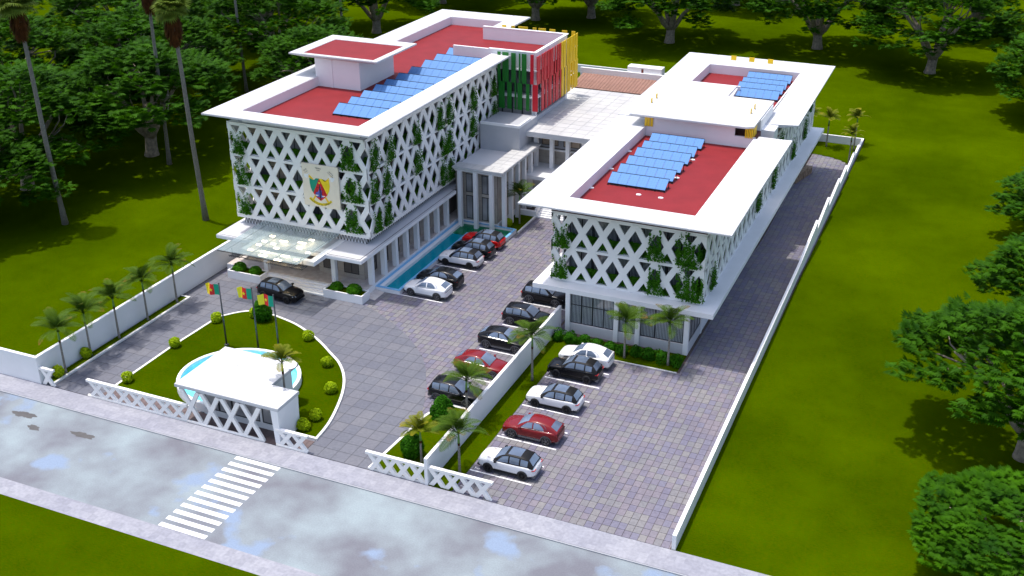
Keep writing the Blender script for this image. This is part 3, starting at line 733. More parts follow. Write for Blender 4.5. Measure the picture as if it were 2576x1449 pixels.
# roof room
part(A, 'roof_room_wall', [BX(-68.06, -62.45, 102.0, 109.5, 15.6, 18.8)], 'white_paint')
part(A, 'roof_room_pilaster', [BX(-66.05, -65.87, 101.93, 102.0, 15.63, 18.8)], 'white_trim')
o4 = [(-70.9, 101.3), (-59.85, 101.3), (-59.85, 110.4), (-70.9, 110.4)]; i4 = [(-69.4, 101.9), (-60.6, 101.9), (-60.6, 108.6), (-69.4, 108.6)]
eave_ring(A, o4, i4, 19.2, .14, .42, name='roof_room_slab')
part(A, 'roof_room_top', [BX(-69.4, -60.6, 101.9, 108.6, 18.8, 19.17)], 'red_roof')
tiled_top(A, [(-69.35, -60.65, 101.35, 101.85), (-70.85, -69.45, 101.35, 110.35), (-60.55, -59.9, 101.35, 110.35), (-69.35, -60.65, 108.65, 110.35)], 19.2, 2.2)

# ------------------------------------------------------------------ tower with coloured fins
T = empty('stair_tower', (-54.5, 124, 9), 'white block wrapped in vertical green, red and yellow fins', 'building')
TX0, TX1, TY0, TY1, TZ = -60.3, -48.8, 118.8, 129.3, 17.2
part(T, 'wall', [BX(-59.5, TX1, TY0+.0, TY0+.25, 15.4, TZ), BX(TX1-.25, TX1, TY0+.25, TY1, 15.4, TZ), BX(TX0, TX1, TY1-.25, TY1, 15.4, TZ)], 'white_paint')
part(T, 'coping', [BX(-54.8, TX1+.08, TY0-.08, TY0+.3, TZ, TZ+.09), BX(TX1-.3, TX1+.08, TY0+.3, TY1+.08, TZ, TZ+.09), BX(TX0, TX1-.3, TY1-.3, TY1+.08, TZ, TZ+.09)], 'white_trim')
part(T, 'core_wall', [BX(-59.5, TX1-.35, TY0+.35, TY1-.3, 9.0, 15.4)], 'grey_wall')
part(T, 'pier', [BX(TX1-.5, TX1, TY0, TY0+.5, 9.0, 15.4), BX(TX1-.4, TX1, TY1-.5, TY1, 9.0, 15.4)], 'white_paint')
for z in (15.0, 11.75): part(T, 'band', [BX(-54.6, TX1+.12, TY0-.12, TY0+.1, z, z+.36), BX(TX1-.1, TX1+.12, TY0+.1, TY1, z, z+.36)], 'white_trim')
part(T, 'sill_wall', [BX(-54.6, TX1-.5, TY0, TY0+.3, 9.0, 9.5), BX(TX1-.3, TX1, TY0+.5, TY1-.5, 9.0, 9.5)], 'light_grey_slab')
for i in range(4):
    window(T, (-54.5+1.3*i, TY0+.34, 9.5), (1, 0, 0), 1.26, 2.25, 1, (.35,), 'window_glass', (0, -1, 0))
    window(T, (-54.5+1.3*i, TY0+.34, 12.3), (1, 0, 0), 1.26, 2.7, 1, (.3,), 'window_glass_dark', (0, -1, 0))
for i in range(6):
    window(T, (TX1-.34, TY0+.6+1.55*i, 9.5), (0, 1, 0), 1.5, 2.25, 2, (.35,), 'window_glass', (1, 0, 0))
    window(T, (TX1-.34, TY0+.6+1.55*i, 12.3), (0, 1, 0), 1.5, 2.7, 2, (.35,), 'window_glass_dark', (1, 0, 0))
def fin(x0, x1, y0, y1, z0, z1, c): part(T, 'fin', [BX(x0, x1, y0, y1, z0, z1)], c)
for x0, x1, c in ((-53.45, -53.06, 'g'), (-52.81, -52.03, 'g'), (-51.68, -51.12, 'g'), (-50.71, -50.51, 'g'), (-50.34, -49.76, 'g'), (-49.25, -48.84, 'r')):
    fin(x0, x1, 118.26, 118.34, 13.62, 17.13, 'fin_green' if c == 'g' else 'fin_red')
for x0, x1, c in ((-53.33, -52.56, 'g'), (-52.22, -51.66, 'g'), (-51.25, -51.06, 'g'), (-50.89, -50.3, 'g'), (-49.79, -49.39, 'g'), (-48.98, -48.3, 'r')):
    fin(x0, x1, 118.26, 118.34, 10.38, 13.6, 'fin_green' if c == 'g' else 'fin_red')
yr = [(118.28, 119.3), (119.72, 120.2), (120.44, 121.22), (121.49, 122.12), (122.3, 122.5), (122.62, 123.45), (123.88, 124.31), (124.7, 125.21), (125.47, 125.92), (126.03, 126.63), (126.81, 127.6), (127.94, 128.51), (128.7, 128.9), (129.08, 129.9), (130.13, 130.78), (131.06, 131.66)]
for y0, y1 in yr: fin(-48.44, -48.36, y0, y1, 13.6, 16.93, 'fin_red' if y1 < 126 else 'fin_yellow')
yr2 = [(119.75, 120.5), (120.9, 121.5), (121.9, 122.15), (122.3, 122.9), (123.45, 123.9), (124.3, 125.25), (125.7, 126.1), (126.3, 127.0), (127.4, 127.9), (128.3, 128.7), (128.9, 129.4), (129.9, 130.3), (130.7, 131.9)]
for y0, y1 in yr2: fin(-48.44, -48.36, y0, y1, 10.1, 13.6, 'fin_red' if y1 < 126.2 else 'fin_yellow')
for x0, x1 in ((-58.9, -58.3), (-57.6, -57.1), (-56.6, -55.3), (-54.6, -54.1), (-53.8, -52.8), (-52.3, -51.5), (-50.6, -49.9), (-49.3, -48.8)):
    fin(x0, x1, 131.86, 131.94, 10.1, 17.0, 'fin_yellow')
part(T, 'fin_rail', [BX(-54.6, -48.35, 118.36, 118.42, z, z+.08) for z in (15.2, 11.9)]+[BX(-48.54, -48.46, 118.3, 131.9, z, z+.08) for z in (15.2, 11.9)]+[BX(-59, -48.4, 131.76, 131.84, z, z+.08) for z in (15.2, 11.9)]
     + [BX(-48.8, -48.54, y, y+.08, z, z+.08) for y in (120, 124, 128) for z in (15.2, 11.9)]+[BX(x, x+.08, 118.42, 118.7, z, z+.08) for x in (-53, -51, -49.2) for z in (15.2, 11.9)]+[BX(x, x+.08, 129.3, 131.8, z, z+.08) for x in (-57, -53, -49.2) for z in (15.2, 11.9)], 'rail_white')

# ------------------------------------------------------------------ link wing: terrace, balcony, columned portico
L = empty('link_building', (-44, 122, 0), 'white link wing with a tiled roof terrace over a columned balcony between the two blocks', 'building')
part(L, 'roof_slab', [BX(-54.5, -33.5, 114.9, 134.5, 8.45, 8.97)], 'white_roof')
b = MB(); b.add([(-49.0, 114.9, 9.0), (-34, 114.9, 9.0), (-34, 115.2, 8.3), (-48.7, 115.2, 8.3), (-49, 134, 9.0), (-48.7, 134, 8.3)], [(3,2,1,0)], 'white_paint'); b.build('fascia', L)
tiled_top(L, [(-48.95, -33.4, 114.93, 134.5), (-54.5, -48.95, 115.5, 118.75)], 8.97, 1.5, 'terrace_tile', 'terrace_tile', .055)
columns(L, [(-47.75, 116.6), (-45.75, 116.6), (-43.75, 116.6), (-41.75, 116.6), (-39.75, 116.6)], .46, 4.3, 8.45)
part(L, 'balcony_slab', [BX(-48.3, -33.0, 113.2, 118.0, 3.85, 4.3)], 'white_paint')
part(L, 'wall', [BX(-48.3, -33.5, 118.0, 118.4, 4.3, 6.3)], 'stone_gap')
cladding(L, (-48.3, 118.0, 4.3), (1, 0, 0), (0, -1, 0), 14.8, 1.7, 1.2, .85)
part(L, 'ledge', [BX(-48.3, -33.5, 117.85, 118.0, 6.0, 6.2)], 'white_trim')
part(L, 'upper_wall', [BX(-48.3, -33.5, 118.05, 118.4, 6.3, 8.45)], 'grey_wall')
for i in range(5): window(L, (-47.6+2.75*i, 118.03, 6.6), (1, 0, 0), 2.1, 1.75, 2, (), 'window_glass_warm', (0, -1, 0))
part(L, 'ground_wall', [BX(-48.3, -33.5, 115.4, 115.8, -.03, 3.85)], 'white_paint')
for i in range(4): window(L, (-46.6+2.6*i, 115.38, .4), (1, 0, 0), 2.3, 3.2, 2, (.8,), 'window_glass_warm', (0, -1, 0))
columns(L, [(-47.75+2*i, 114.2) for i in range(5)], .46, -.03, 3.85)
# grey stair block beside the lattice
part(L, 'stair_block', [BX(-53.3, -48.35, 112.9, 118.3, 6.6, 9.9)], 'grey_plaster')
part(L, 'stair_block_parapet', [BX(-53.3, -48.35, 112.9, 113.1, 9.9, 10.2), BX(-48.6, -48.35, 113.1, 116.4, 9.9, 10.2)], 'white_paint')
# portico
part(L, 'portico_roof', [BX(-53.1, -47.06, 105.1, 106.7, 7.0, 7.27), BX(-49.3, -47.06, 106.7, 116.2, 7.0, 7.27)], 'white_roof')
b = MB(); b.add([(-53.2, 105.0, 7.3), (-46.98, 105.0, 7.3), (-47.3, 105.3, 6.75), (-52.9, 105.3, 6.75), (-46.98, 116.3, 7.3), (-47.3, 116.2, 6.75)], [(3,2,1,0), (2,5,4,1)], 'white_paint'); b.build('portico_fascia', L)
tiled_top(L, [(-53.15, -47.0, 105.05, 106.7), (-49.3, -47.0, 106.7, 116.25)], 7.27, 1.12, 'terrace_tile', 'terrace_tile', .05)
part(L, 'inner_roof', [BX(-53.3, -49.3, 106.7, 113, 6.6, 6.9)], 'white_roof')
columns(L, [(-52.33, 105.3), (-50.4, 105.3), (-48.47, 105.3)], .44, -.25, 6.9, d=.44)
columns(L, [(-47.5, 106.6), (-47.5, 108.5), (-47.5, 110.4), (-47.5, 112.3), (-47.5, 114.2)], .44, -.03, 6.9)
part(L, 'portico_wall', [BX(-53.3, -48.2, 106.3, 106.7, -.03, 6.6), BX(-48.6, -48.2, 106.7, 115.4, -.03, 6.6)], 'stone_gap')
part(L, 'portico_base', [BX(-53.3, -48.1, 106.18, 106.3, -.03, .62), BX(-48.2, -48.08, 106.3, 115.4, -.03, .75)], 'white_paint')
hol = [(1.25, 2.75, .2, 3.0), (3.2, 4.55, .2, 3.0), (1.25, 2.75, 3.4, 5.6), (3.2, 4.55, 3.4, 5.6)]
cladding(L, (-53.3, 106.3, .62), (1, 0, 0), (0, -1, 0), 5.1, 5.95, 1.0, .85, hol)
for a0, a1, z0, z1 in hol: window(L, (-53.3+a0, 106.28, .62+z0), (1, 0, 0), a1-a0, z1-z0, 2, (), 'window_glass', (0, -1, 0))
hol = [(1.0+1.9*i, 1.9+1.9*i, z0, z1) for i in range(4) for z0, z1 in ((.3, 2.8), (3.3, 5.4))]
cladding(L, (-48.2, 106.4, .75), (0, 1, 0), (1, 0, 0), 9.0, 5.8, 1.0, .85, hol)
for a0, a1, z0, z1 in hol: window(L, (-48.22, 106.4+a0, .75+z0), (0, 1, 0), a1-a0, z1-z0, 1, (), 'window_glass_warm', (1, 0, 0))
# steps up to the link wing
for k in range(6): part(L, 'step', [BX(-45.5, -41.5, 111.3+.3*k, 113.4, .15*k-.03*(k == 0), .15*(k+1))], 'white_trim')
part(L, 'step_wall', [BX(-48.2, -45.5, 111.2, 111.5, -.03, .75), BX(-45.8, -45.5, 111.5, 113.3, -.03, 1.0)], 'white_paint')

# tiled roof and tank at the back of the yard
R_ = empty('tiled_roof', (-45, 150, 0), 'clay tiled lean-to roof behind the white terrace', 'roof')
b = MB(); x0, x1, y0, y1 = -50.5, -30.5, 134.6, 139.6; z0, z1 = 9.0, 9.6
N = 13; ln = sqrt((y1-y0)**2+(z1-z0)**2)
tile = MB()
for i in range(7):
    a0 = pi*i/6; tile.v.append((-.22*cos(a0), 0, .07*sin(a0)+.03)); tile.v.append((-.22*cos(a0), .72, .07*sin(a0)))
tile.f = [(2*i, 2*i+2, 2*i+3, 2*i+1)[::-1] for i in range(6)]+[(0, 2, 4, 6, 8, 10, 12)]; tile.mi = [0]*7; tile.sm = [True]*6+[False]; tile.mats = ['roof_clay']
tme = tile.data('clay_tile'); rest = MB(); cnt = 0
part(R_, 'roof_base', [BX(x0, x1, y0, y1, 8.3, 8.95)], 'white_paint')
ang = atan2(z1-z0, y1-y0)
for j in range(N):
    for i in range(44):
        px, py = x0+.3+i*.45, y0+j*(y1-y0)/N; pz = z0+(z1-z0)*j/N+.02
        if cnt < 300: inst('clay_tile', tme, R_, (px, py, pz), rot=(ang, 0, 0)); cnt += 1
        else: rest.add([(px+v[0], py+v[1], pz+v[2]+v[1]*tan(ang)) for v in tile.v], tile.f, 'roof_clay', True)
rest.build('clay_tile_field', R_, kind='stuff')
b = MB(); b.add([(x0, y0, 8.96), (x1, y0, 8.96), (x1, y1, 9.58), (x0, y1, 9.58)], [(0,1,2,3)], 'roof_clay'); b.build('roof_deck', R_)
part(R_, 'back_parapet', [BX(x0-.3, x1, y1, y1+.3, 8.3, 10.4)], 'white_paint')
K = empty('water_tank', (-41.5, 140, 0), 'white panelled water tank with rust streaks above the clay tiles', 'tank')
part(K, 'shell', [BX(-44.3, -39.6, 139.95, 141.4, 9.4, 11.1)], 'white_paint')
for i in range(7): part(K, 'panel', [BX(-44.27+.67*i, -43.64+.67*i, 139.92, 139.95, 9.45+.83*j, 10.24+.83*j) for j in range(2)], 'white_trim')
b = MB(); b.box(-42.35, 139.905, 9.6, -42.05, 139.919, 10.9, 'rust'); b.box(-41.2, 139.905, 9.5, -41.08, 139.919, 10.3, 'rust'); b.build('rust_streak', K)

# ================================================================== ANNEX ON THE RIGHT
B = empty('annex_building', (-27, 115, 0), 'white two storey annex on the right with lattice screens and a red roof well', 'building')
columns(B, [(-32.1, 86.4), (-27.4, 86.4), (-25.35, 86.4), (-20.85, 86.4)], .42, -.03, 4.05)
part(B, 'podium_slab', [BX(-35.6, -18.55, 86.2, 144, 4.05, 4.5)], 'white_paint')
part(B, 'sill_wall', [BX(-31.9, -27.6, 86.3, 86.6, -.03, 1.0), BX(-27.2, -25.55, 86.3, 86.6, -.03, 1.0), BX(-25.15, -21.05, 86.3, 86.6, -.03, 1.0), BX(-20.95, -20.65, 86.6, 91.0, -.03, 1.05)], 'light_grey_slab')
part(B, 'wall', [BX(-32.1, -31.9, 86.6, 144, -.03, 4.05), BX(-20.95, -20.65, 91.0, 143.8, -1.2, 4.05), BX(-32.1, -20.95, 92.0, 92.2, -.03, 4.05)], 'white_paint')
columns(B, [(-20.8, 91.0), (-20.8, 97), (-20.8, 103), (-20.8, 109)], .42, -.03, 4.05)
def blind_window(root, p, u, w, h, cols, rows, nrm):
    f = window(root, p, u, w, h, cols, rows, 'window_glass_blue', nrm, .07)
    p, u, nrm = Vector(p), Vector(u), Vector(nrm); b = MB(); n = int(w/.14)
    for i in range(n):
        a = .1+i*(w-.2)/n; b.obox(p+u*a+Vector((0, 0, .08))+nrm*.012, u*(.028), Vector((0, 0, h-.16)), nrm*.006, 'window_blind')
    b.build('blind', f)
blind_window(B, (-31.88, 86.5, 1.0), (1, 0, 0), 4.26, 3.05, 4, (.62,), (0, -1, 0))
blind_window(B, (-27.18, 86.5, 1.0), (1, 0, 0), 1.62, 3.05, 1, (.62,), (0, -1, 0))
blind_window(B, (-25.13, 86.5, 1.0), (1, 0, 0), 4.06, 3.05, 3, (.62,), (0, -1, 0))
window(B, (-20.75, 86.7, 1.05), (0, 1, 0), 4.1, 3.0, 4, (.62,), 'window_glass', (1, 0, 0))
for k in range(3): part(B, 'floor_slab', [BX(-34.1, -20.25, 88.05, 111.6, 4.5+3.3*k-(.0 if k == 0 else .2), 4.55+3.3*k), BX(-34.1, -20.25, 111.6, 143.5, 4.5+3.3*k-(.0 if k == 0 else .2), 4.55+3.3*k)], 'white_paint')
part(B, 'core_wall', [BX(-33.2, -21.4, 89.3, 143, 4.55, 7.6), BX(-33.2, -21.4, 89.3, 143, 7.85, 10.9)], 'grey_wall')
for k in range(2):
    for i in range(5): blind_window(B, (-33.1+2.35*i, 89.27, 4.6+3.3*k), (1, 0, 0), 2.28, 2.95, 1 if i % 2 else 2, (.82,), (0, -1, 0))
    for i in range(18): window(B, (-21.38, 89.6+2.9*i, 4.6+3.3*k), (0, 1, 0), 2.8, 2.95, 2, (.8,), 'window_glass', (1, 0, 0))
    part(B, 'planter_box', [BX(-34.0, -20.3, 88.0, 88.5, 4.55+3.3*k, 4.68+3.3*k)], 'white_paint')
    part(B, 'planter_box', [BX(-20.9, -20.3, 88.6, 143, 4.55+3.3*k, 4.68+3.3*k)], 'white_paint')
lattice(B, (-34.4, 87.7, 4.53), (1, 0, 0), (0, -1, 0), 14.45, 2)
lattice(B, (-19.95, 87.73, 4.53), (0, 1, 0), (1, 0, 0), 55.6, 2)
lattice(B, (-34.38, 112.0, 4.53), (0, -1, 0), (-1, 0, 0), 24.3, 2)
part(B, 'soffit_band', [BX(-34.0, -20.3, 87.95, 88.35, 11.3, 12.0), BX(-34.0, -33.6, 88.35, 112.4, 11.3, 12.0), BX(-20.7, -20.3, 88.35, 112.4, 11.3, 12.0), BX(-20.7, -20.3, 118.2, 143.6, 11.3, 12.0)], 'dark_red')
part(B, 'ledge', [BX(-34.42, -19.93, 87.68, 112.3, 11.32, 11.36)], 'dark_red')  # red roof surface; shade under the eave is put into the darker red
# front roof well
b = MB()
def strip2(P, z=12.5, th=.14, drop=.5):
    o0, o1, i0, i1 = P
    vs = [(*o0, z), (*o1, z), (*i1, z), (*i0, z), (*o0, z-th), (*o1, z-th), (*i1, z-drop), (*i0, z-drop)]
    b.add(vs, [(0,1,2,3), (4,5,1,0), (7,6,5,4), (6,7,3,2), (5,6,2,1), (7,4,0,3)], 'white_roof')
strip2(((-36.8, 85.5), (-17.4, 85.5), (-33.1, 88.6), (-21.15, 88.6))); strip2(((-17.4, 85.5), (-17.6, 112.7), (-21.15, 88.6), (-21.3, 111.7)))
strip2(((-36.9, 114.5), (-36.8, 85.5), (-33.1, 111.9), (-33.1, 88.6)))
b.build('roof_slab', B)
part(B, 'roof_floor', [BX(-33.2, -21.1, 88.5, 111.7, 11.37, 11.40)], 'red_roof')
part(B, 'roof_parapet', [BX(-33.2, -33.05, 88.5, 111.7, 11.37, 12.495), BX(-33.05, -21.35, 88.5, 88.64, 11.3, 12.495), BX(-21.35, -21.18, 88.5, 111.7, 11.3, 12.495)], 'white_paint')
tiled_top(B, [(-36.75, -33.25, 85.55, 114.3), (-33.05, -21.2, 85.55, 88.4), (-21.0, -17.5, 85.55, 112.5)], 12.5, 2.2)
# raised block in the middle
part(B, 'raised_wall', [BX(-33.15, -23.4, 111.75, 112.0, 11.28, 13.62), BX(-23.4, -21.2, 111.75, 112.0, 11.28, 12.55), BX(-33.1, -21.3, 114.6, 121, 11.28, 13.62)], 'white_paint')
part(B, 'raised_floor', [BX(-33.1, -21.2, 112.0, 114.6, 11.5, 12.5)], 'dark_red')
o4 = [(-34.75, 111.1), (-22.2, 111.1), (-21.4, 111.7), (-21.4, 121.8), (-26.6, 121.8), (-26.6, 126.2), (-34.75, 126.2)]
b = MB(); b.prism(o4, 13.62, 13.8, 'white_roof'); b.build('raised_roof', B)
tiled_top(B, [(-34.7, -22.2, 111.15, 121.75), (-34.7, -26.65, 121.75, 126.15)], 13.8, 2.2)
def yfin(x0, x1, y0, y1, z0, z1): part(B, 'fin', [BX(x0, x1, y0, y1, z0, z1)], 'fin_yellow')
for i in range(5): yfin(-22.28+.17*i, -22.17+.17*i, 111.62, 111.7, 12.5, 13.65)
for y in (112.1, 112.6, 113.1): yfin(-21.52, -21.44, y, y+.35, 12.5, 13.65)
for x in (-33.15, -32.85, -32.5): yfin(x, x+.26, 111.62, 111.7, 12.5, 13.65)
for x, y in ((-22.73, 116.1), (-22.73, 117.9), (-33.73, 115.9), (-33.73, 117.8)): yfin(x-.04, x+.04, y-.2, y+.2, 13.8, 14.35)
# rear ring
b = MB()
strip2(((-17.9, 118.0), (-18.2, 144.9), (-21.3, 117.2), (-21.65, 140.1))); strip2(((-18.2, 144.9), (-37.3, 144.9), (-21.65, 140.1), (-33.3, 140.0)))
strip2(((-37.3, 144.9), (-36.9, 114.5), (-33.3, 140.0), (-33.3, 114.5))); strip2(((-33.3, 126.2), (-27.0, 126.2), (-33.3, 130.9), (-27.3, 130.0)))
b.build('roof_slab', B)
part(B, 'roof_floor', [BX(-33.3, -21.6, 117.3, 140.1, 11.3, 11.33)], 'red_roof')
part(B, 'roof_parapet', [BX(-33.4, -33.24, 126.2, 140.05, 11.3, 12.495), BX(-33.24, -21.7, 139.92, 140.05, 11.3, 12.495), BX(-21.72, -21.6, 117.4, 139.92, 11.3, 12.495), BX(-33.24, -27.2, 130.8, 131.04, 11.3, 12.495)], 'white_paint')
tiled_top(B, [(-21.45, -18.2, 118.1, 144.8), (-33.3, -21.5, 140.3, 144.85), (-37.1, -33.5, 114.5, 144.85)], 12.5, 2.2)
for x in (-30.85, -28.5, -26.1): yfin(x-.35, x+.35, 142.82, 142.9, 12.5, 13.1)
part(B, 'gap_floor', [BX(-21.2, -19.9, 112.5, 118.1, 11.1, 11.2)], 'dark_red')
part(B, 'gap_room', [BX(-21.5, -19.9, 115.2, 117.3, 11.2, 12.45)], 'white_paint')

# ================================================================== SOLAR ROWS
def solar(name, x0, x1, yb, zb, yf, zf, zfloor, label, group):
    r = empty(name, ((x0+x1)/2, yf, zfloor), label, 'solar panels', group)
    n = max(1, round((x1-x0)/1.0)); w = (x1-x0)/n; vy, vz = yb-yf, zb-zf; Ls = sqrt(vy*vy+vz*vz)
    q = MB(); q.box(.012, .012, 0, w-.012, Ls-.012, .035, 'solar_cell'); me = q.data('panel')
    for i in range(n): inst('panel', me, r, (x0+i*w, yf, zf+.03), rot=(atan2(vz, vy), 0, 0))
    b = MB()
    b.box(x0, yf-.04, zf-.05, x1, yf+.03, zf+.02, 'black_plastic'); b.box(x0, yb+.005, zb-.06, x1, yb+.07, zb+.085, 'black_plastic')
    b.build('frame', r)
    q = MB(); q.box(-.03, -.03, 0, .03, .03, zf-zfloor-.03, 'black_plastic'); q.box(-.09, -.09, 0, .09, .09, .03, 'black_plastic'); f_leg = q.data('leg')
    q = MB(); q.box(-.03, -.03, 0, .03, .03, zb-zfloor-.05, 'black_plastic'); q.box(-.09, -.09, 0, .09, .09, .03, 'black_plastic'); b_leg = q.data('leg')
    k = 6
    for i in range(k+1):
        x = x0+.04+(x1-x0-.08)*i/k
        inst('leg', f_leg, r, (x, yf, zfloor)); inst('leg', b_leg, r, (x, yb, zfloor))
    return r
pl = [94.57, 97.05, 99.61, 102.17, 104.5, 107.22, 110.21, 113.6, 116.65, 119.94]
LA = ['frontmost', 'second from the front', 'third from the front', 'fourth from the front', 'fifth from the front', 'fifth from the back', 'fourth from the back', 'third from the back', 'second from the back', 'rearmost']
for i, y in enumerate(pl): solar('solar_row', -60.55, -54.75, y, 16.5, y-1.35, 15.75, 15.63, 'sloping blue solar row on the long main roof, %s of ten' % LA[i], 'solar rows on the main roof')
LB = ['frontmost', 'second from the front', 'third from the front', 'third from the back', 'second from the back', 'rearmost']
for i, y in enumerate([97.18, 99.78, 102.4, 105.15, 107.5, 110.3]): solar('solar_row', -31.85, -26.15, y, 12.2, y-1.35, 11.56, 11.40, 'blue solar row in the front annex roof well, %s' % LB[i], 'solar rows on the front of the annex')
for i, y in enumerate([131.4, 134.0, 136.2, 139.1]): solar('solar_row', -28.0, -22.5, y, 12.2, y-1.35, 11.5, 11.33, 'blue solar row in the rear annex roof well, %s' % ['frontmost', 'second from the front', 'second from the back', 'rearmost'][i], 'solar rows on the back of the annex')
# white drain covers on the annex roof
for (x, y), lab in zip([(-28.24, 94.3), (-26.1, 94.3), (-26.2, 105.85), (-26.2, 100.1), (-32.95, 105.9), (-32.95, 100.1), (-32.95, 94.3)],
      ['left of two before the solar rows', 'right of two before the solar rows', 'right of the solar rows, farther one', 'right of the solar rows, nearer one', 'at the foot of the left parapet, farthest', 'at the foot of the left parapet, middle', 'at the foot of the left parapet, nearest']):
    b = MB(); b.prism([(x+.26*cos(a)*(1), y+.2*sin(a)) for a in [pi/8+pi/4*k for k in range(8)]], 11.40, 11.46, 'white_trim'); b.prism([(x+.12*cos(pi/4*k), y+.1*sin(pi/4*k)) for k in range(8)], 11.46, 11.50, 'white_trim')
    b.build('roof_drain', None, 'white drain cover on the annex roof, '+lab, 'drain cover', 'drain covers on the annex roof')

# ================================================================== GLASS ENTRANCE CANOPY
Cn = empty('entrance_canopy', (-61.6, 84, 4.1), 'pale see-through glass canopy with glowing lamps over the entrance steps', 'canopy')
part(Cn, 'frame', [BX(-57.35, -56.7, 82.0, 88.0, 4.1, 4.55), BX(-65.2, -64.6, 82.0, 88.0, 4.1, 4.55), BX(-64.6, -57.35, 82.0, 82.5, 4.1, 4.55), BX(-64.6, -57.35, 87.4, 88.0, 4.1, 4.3)], 'white_paint')
b = MB(); vs = []
gp = [(-66.3, 79.8, 5.15), (-57.1, 79.8, 5.15), (-57.1, 88.0, 5.25), (-66.3, 88.0, 5.25)]
b.add([(x, y, z+.015) for x, y, z in gp]+[(x, y, z-.015) for x, y, z in gp], [(0,1,2,3), (7,6,5,4), (0,4,5,1), (1,5,6,2), (2,6,7,3), (3,7,4,0)], 'canopy_glass'); b.build('glass_sheet', Cn)
part(Cn, 'edge_bar', [BX(-66.3, -57.1, 79.74, 79.79, 5.06, 5.11)]+[BX(x, x+.04, 79.8, 87.9, 5.04, 5.09) for x in (-65.6, -62.8, -60.0, -57.6)], 'dark_metal')
q = MB(); q.box(-.42, -.13, 0, .42, .13, .07, 'lamp_glow'); l2 = q.data('lamp'); q = MB(); q.box(-.25, -.13, 0, .25, .13, .07, 'lamp_glow'); l1 = q.data('lamp')
for x, y, k in [(-63.6, 85.2, 1), (-61.8, 84.5, 2), (-63.6, 83.8, 1), (-62.4, 83.6, 1), (-59.9, 84.9, 2), (-59.4, 85.9, 1), (-63.6, 82.85, 1), (-61.5, 82.8, 1), (-59.4, 83.7, 1), (-63.6, 81.5, 1), (-62.0, 81.6, 2), (-58.0, 83.1, 1), (-61.7, 80.8, 2), (-59.6, 81.5, 2), (-59.8, 80.5, 2), (-58.1, 81.2, 1)]:
    inst('lamp', l2 if k == 2 else l1, Cn, (x, y, 4.86))
q = MB(); q.box(-.03, -.5, 0, .03, .5, .06, 'grey_metal'); sl = q.data('louvre_slat')
for i in range(32):
    x = -65.4+.22*i+(.5 if i > 5 else 0)+(.5 if i > 14 else 0)+(.5 if i > 24 else 0); inst('louvre_slat', sl, Cn, (x, 80.9, 4.3))
part(Cn, 'louvre_rail', [BX(-65.6, -57.0, y, y+.05, 4.36, 4.42) for y in (80.5, 81.25)]+[BX(x, x+.04, 80.85, 80.9, 4.4, 5.05) for x in (-65.4, -62.5, -59.8, -57.2)], 'grey_metal')

# ================================================================== CREST PANEL
E_ = empty('crest_panel', (-58.8, 87.4, 8), 'cream panel with a national coat of arms hung on the front lattice', 'sign')
part(E_, 'board', [BX(-60.86, -56.70, 87.38, 87.56, 7.97, 12.38)], 'cream_panel')
def ep(x, y):
    # picture of the crest: corner (140,140), run (938,135) = 4.16 m, drop (85,1075) = 4.41 m
    dx, dy = x-140, y-140; det = 938*1075-85*135
    s = (dx*1075-dy*85)/det; t = (938*dy-135*dx)/det
    return (-60.86+4.16*s, 12.38-4.41*t)
ely = [0]
def shape(pts, mat, name, lift=1):
    P = [ep(*p) for p in pts]
    ar = sum(P[i][0]*P[(i+1) % len(P)][1]-P[(i+1) % len(P)][0]*P[i][1] for i in range(len(P)))
    if ar < 0: P = P[::-1]
    y = 87.38-.006*lift; b = MB(); n = len(P)
    bm = bmesh.new(); vv = [bm.verts.new((x, y, z)) for x, z in P]; bm.faces.new(vv); bmesh.ops.triangulate(bm, faces=bm.faces[:])
    bm.verts.index_update(); fs = [tuple(v.index for v in f.verts) for f in bm.faces]; bm.free()
    b.add([(x, y, z) for x, z in P], fs, mat); b.add([(x, y, z) for x, z in P]+[(x, 87.381, z) for x, z in P], [(i, n+i, n+(i+1) % n, (i+1) % n) for i in range(n)], mat)
    return b.build(name, E_)
def bandpts(pts, w):
    out = []; back = []
    for i, p in enumerate(pts):
        a = Vector(pts[max(0, i-1)]); c = Vector(pts[min(len(pts)-1, i+1)]); t = (c-a).normalized(); nn = Vector((-t.y, t.x))*w/2
        out.append((p[0]+nn.x, p[1]+nn.y)); back.append((p[0]-nn.x, p[1]-nn.y))
    return out+back[::-1]
shape(bandpts([(292, 405), (450, 565)], 16), 'fin_yellow', 'fasces_rod', 1); shape(bandpts([(905, 490), (770, 618)], 16), 'fin_yellow', 'fasces_rod', 1)
shape(bandpts([(345, 475), (440, 565)], 46), 'fin_yellow', 'fasces_bundle', 2); shape(bandpts([(855, 570), (775, 625)], 50), 'fin_yellow', 'fasces_bundle', 2)
shape(bandpts([(515, 985), (450, 1090)], 46), 'fin_yellow', 'fasces_bundle', 2); shape(bandpts([(772, 1030), (850, 1155)], 42), 'fin_yellow', 'fasces_bundle', 2)
shape([(205, 410), (255, 432), (350, 396), (350, 412), (312, 462), (305, 535), (265, 525), (222, 480)], 'crest_white', 'axe_head', 3)
shape([(838, 470), (880, 505), (950, 530), (998, 532), (995, 590), (965, 630), (910, 628), (905, 575), (862, 520)], 'crest_white', 'axe_head', 3)
shape([(355, 528), (430, 566), (470, 577), (500, 560), (515, 535), (605, 545), (457, 912), (420, 850), (385, 760), (362, 650)], 'flag_green', 'shield_field', 4)
shape([(605, 545), (690, 555), (715, 590), (745, 615), (790, 618), (862, 600), (885, 740), (868, 870), (822, 970)], 'flag_yellow', 'shield_field', 4)
shape([(605, 545), (822, 970), (750, 1045), (655, 1117), (550, 1030), (457, 912)], 'flag_red', 'shield_field', 5)
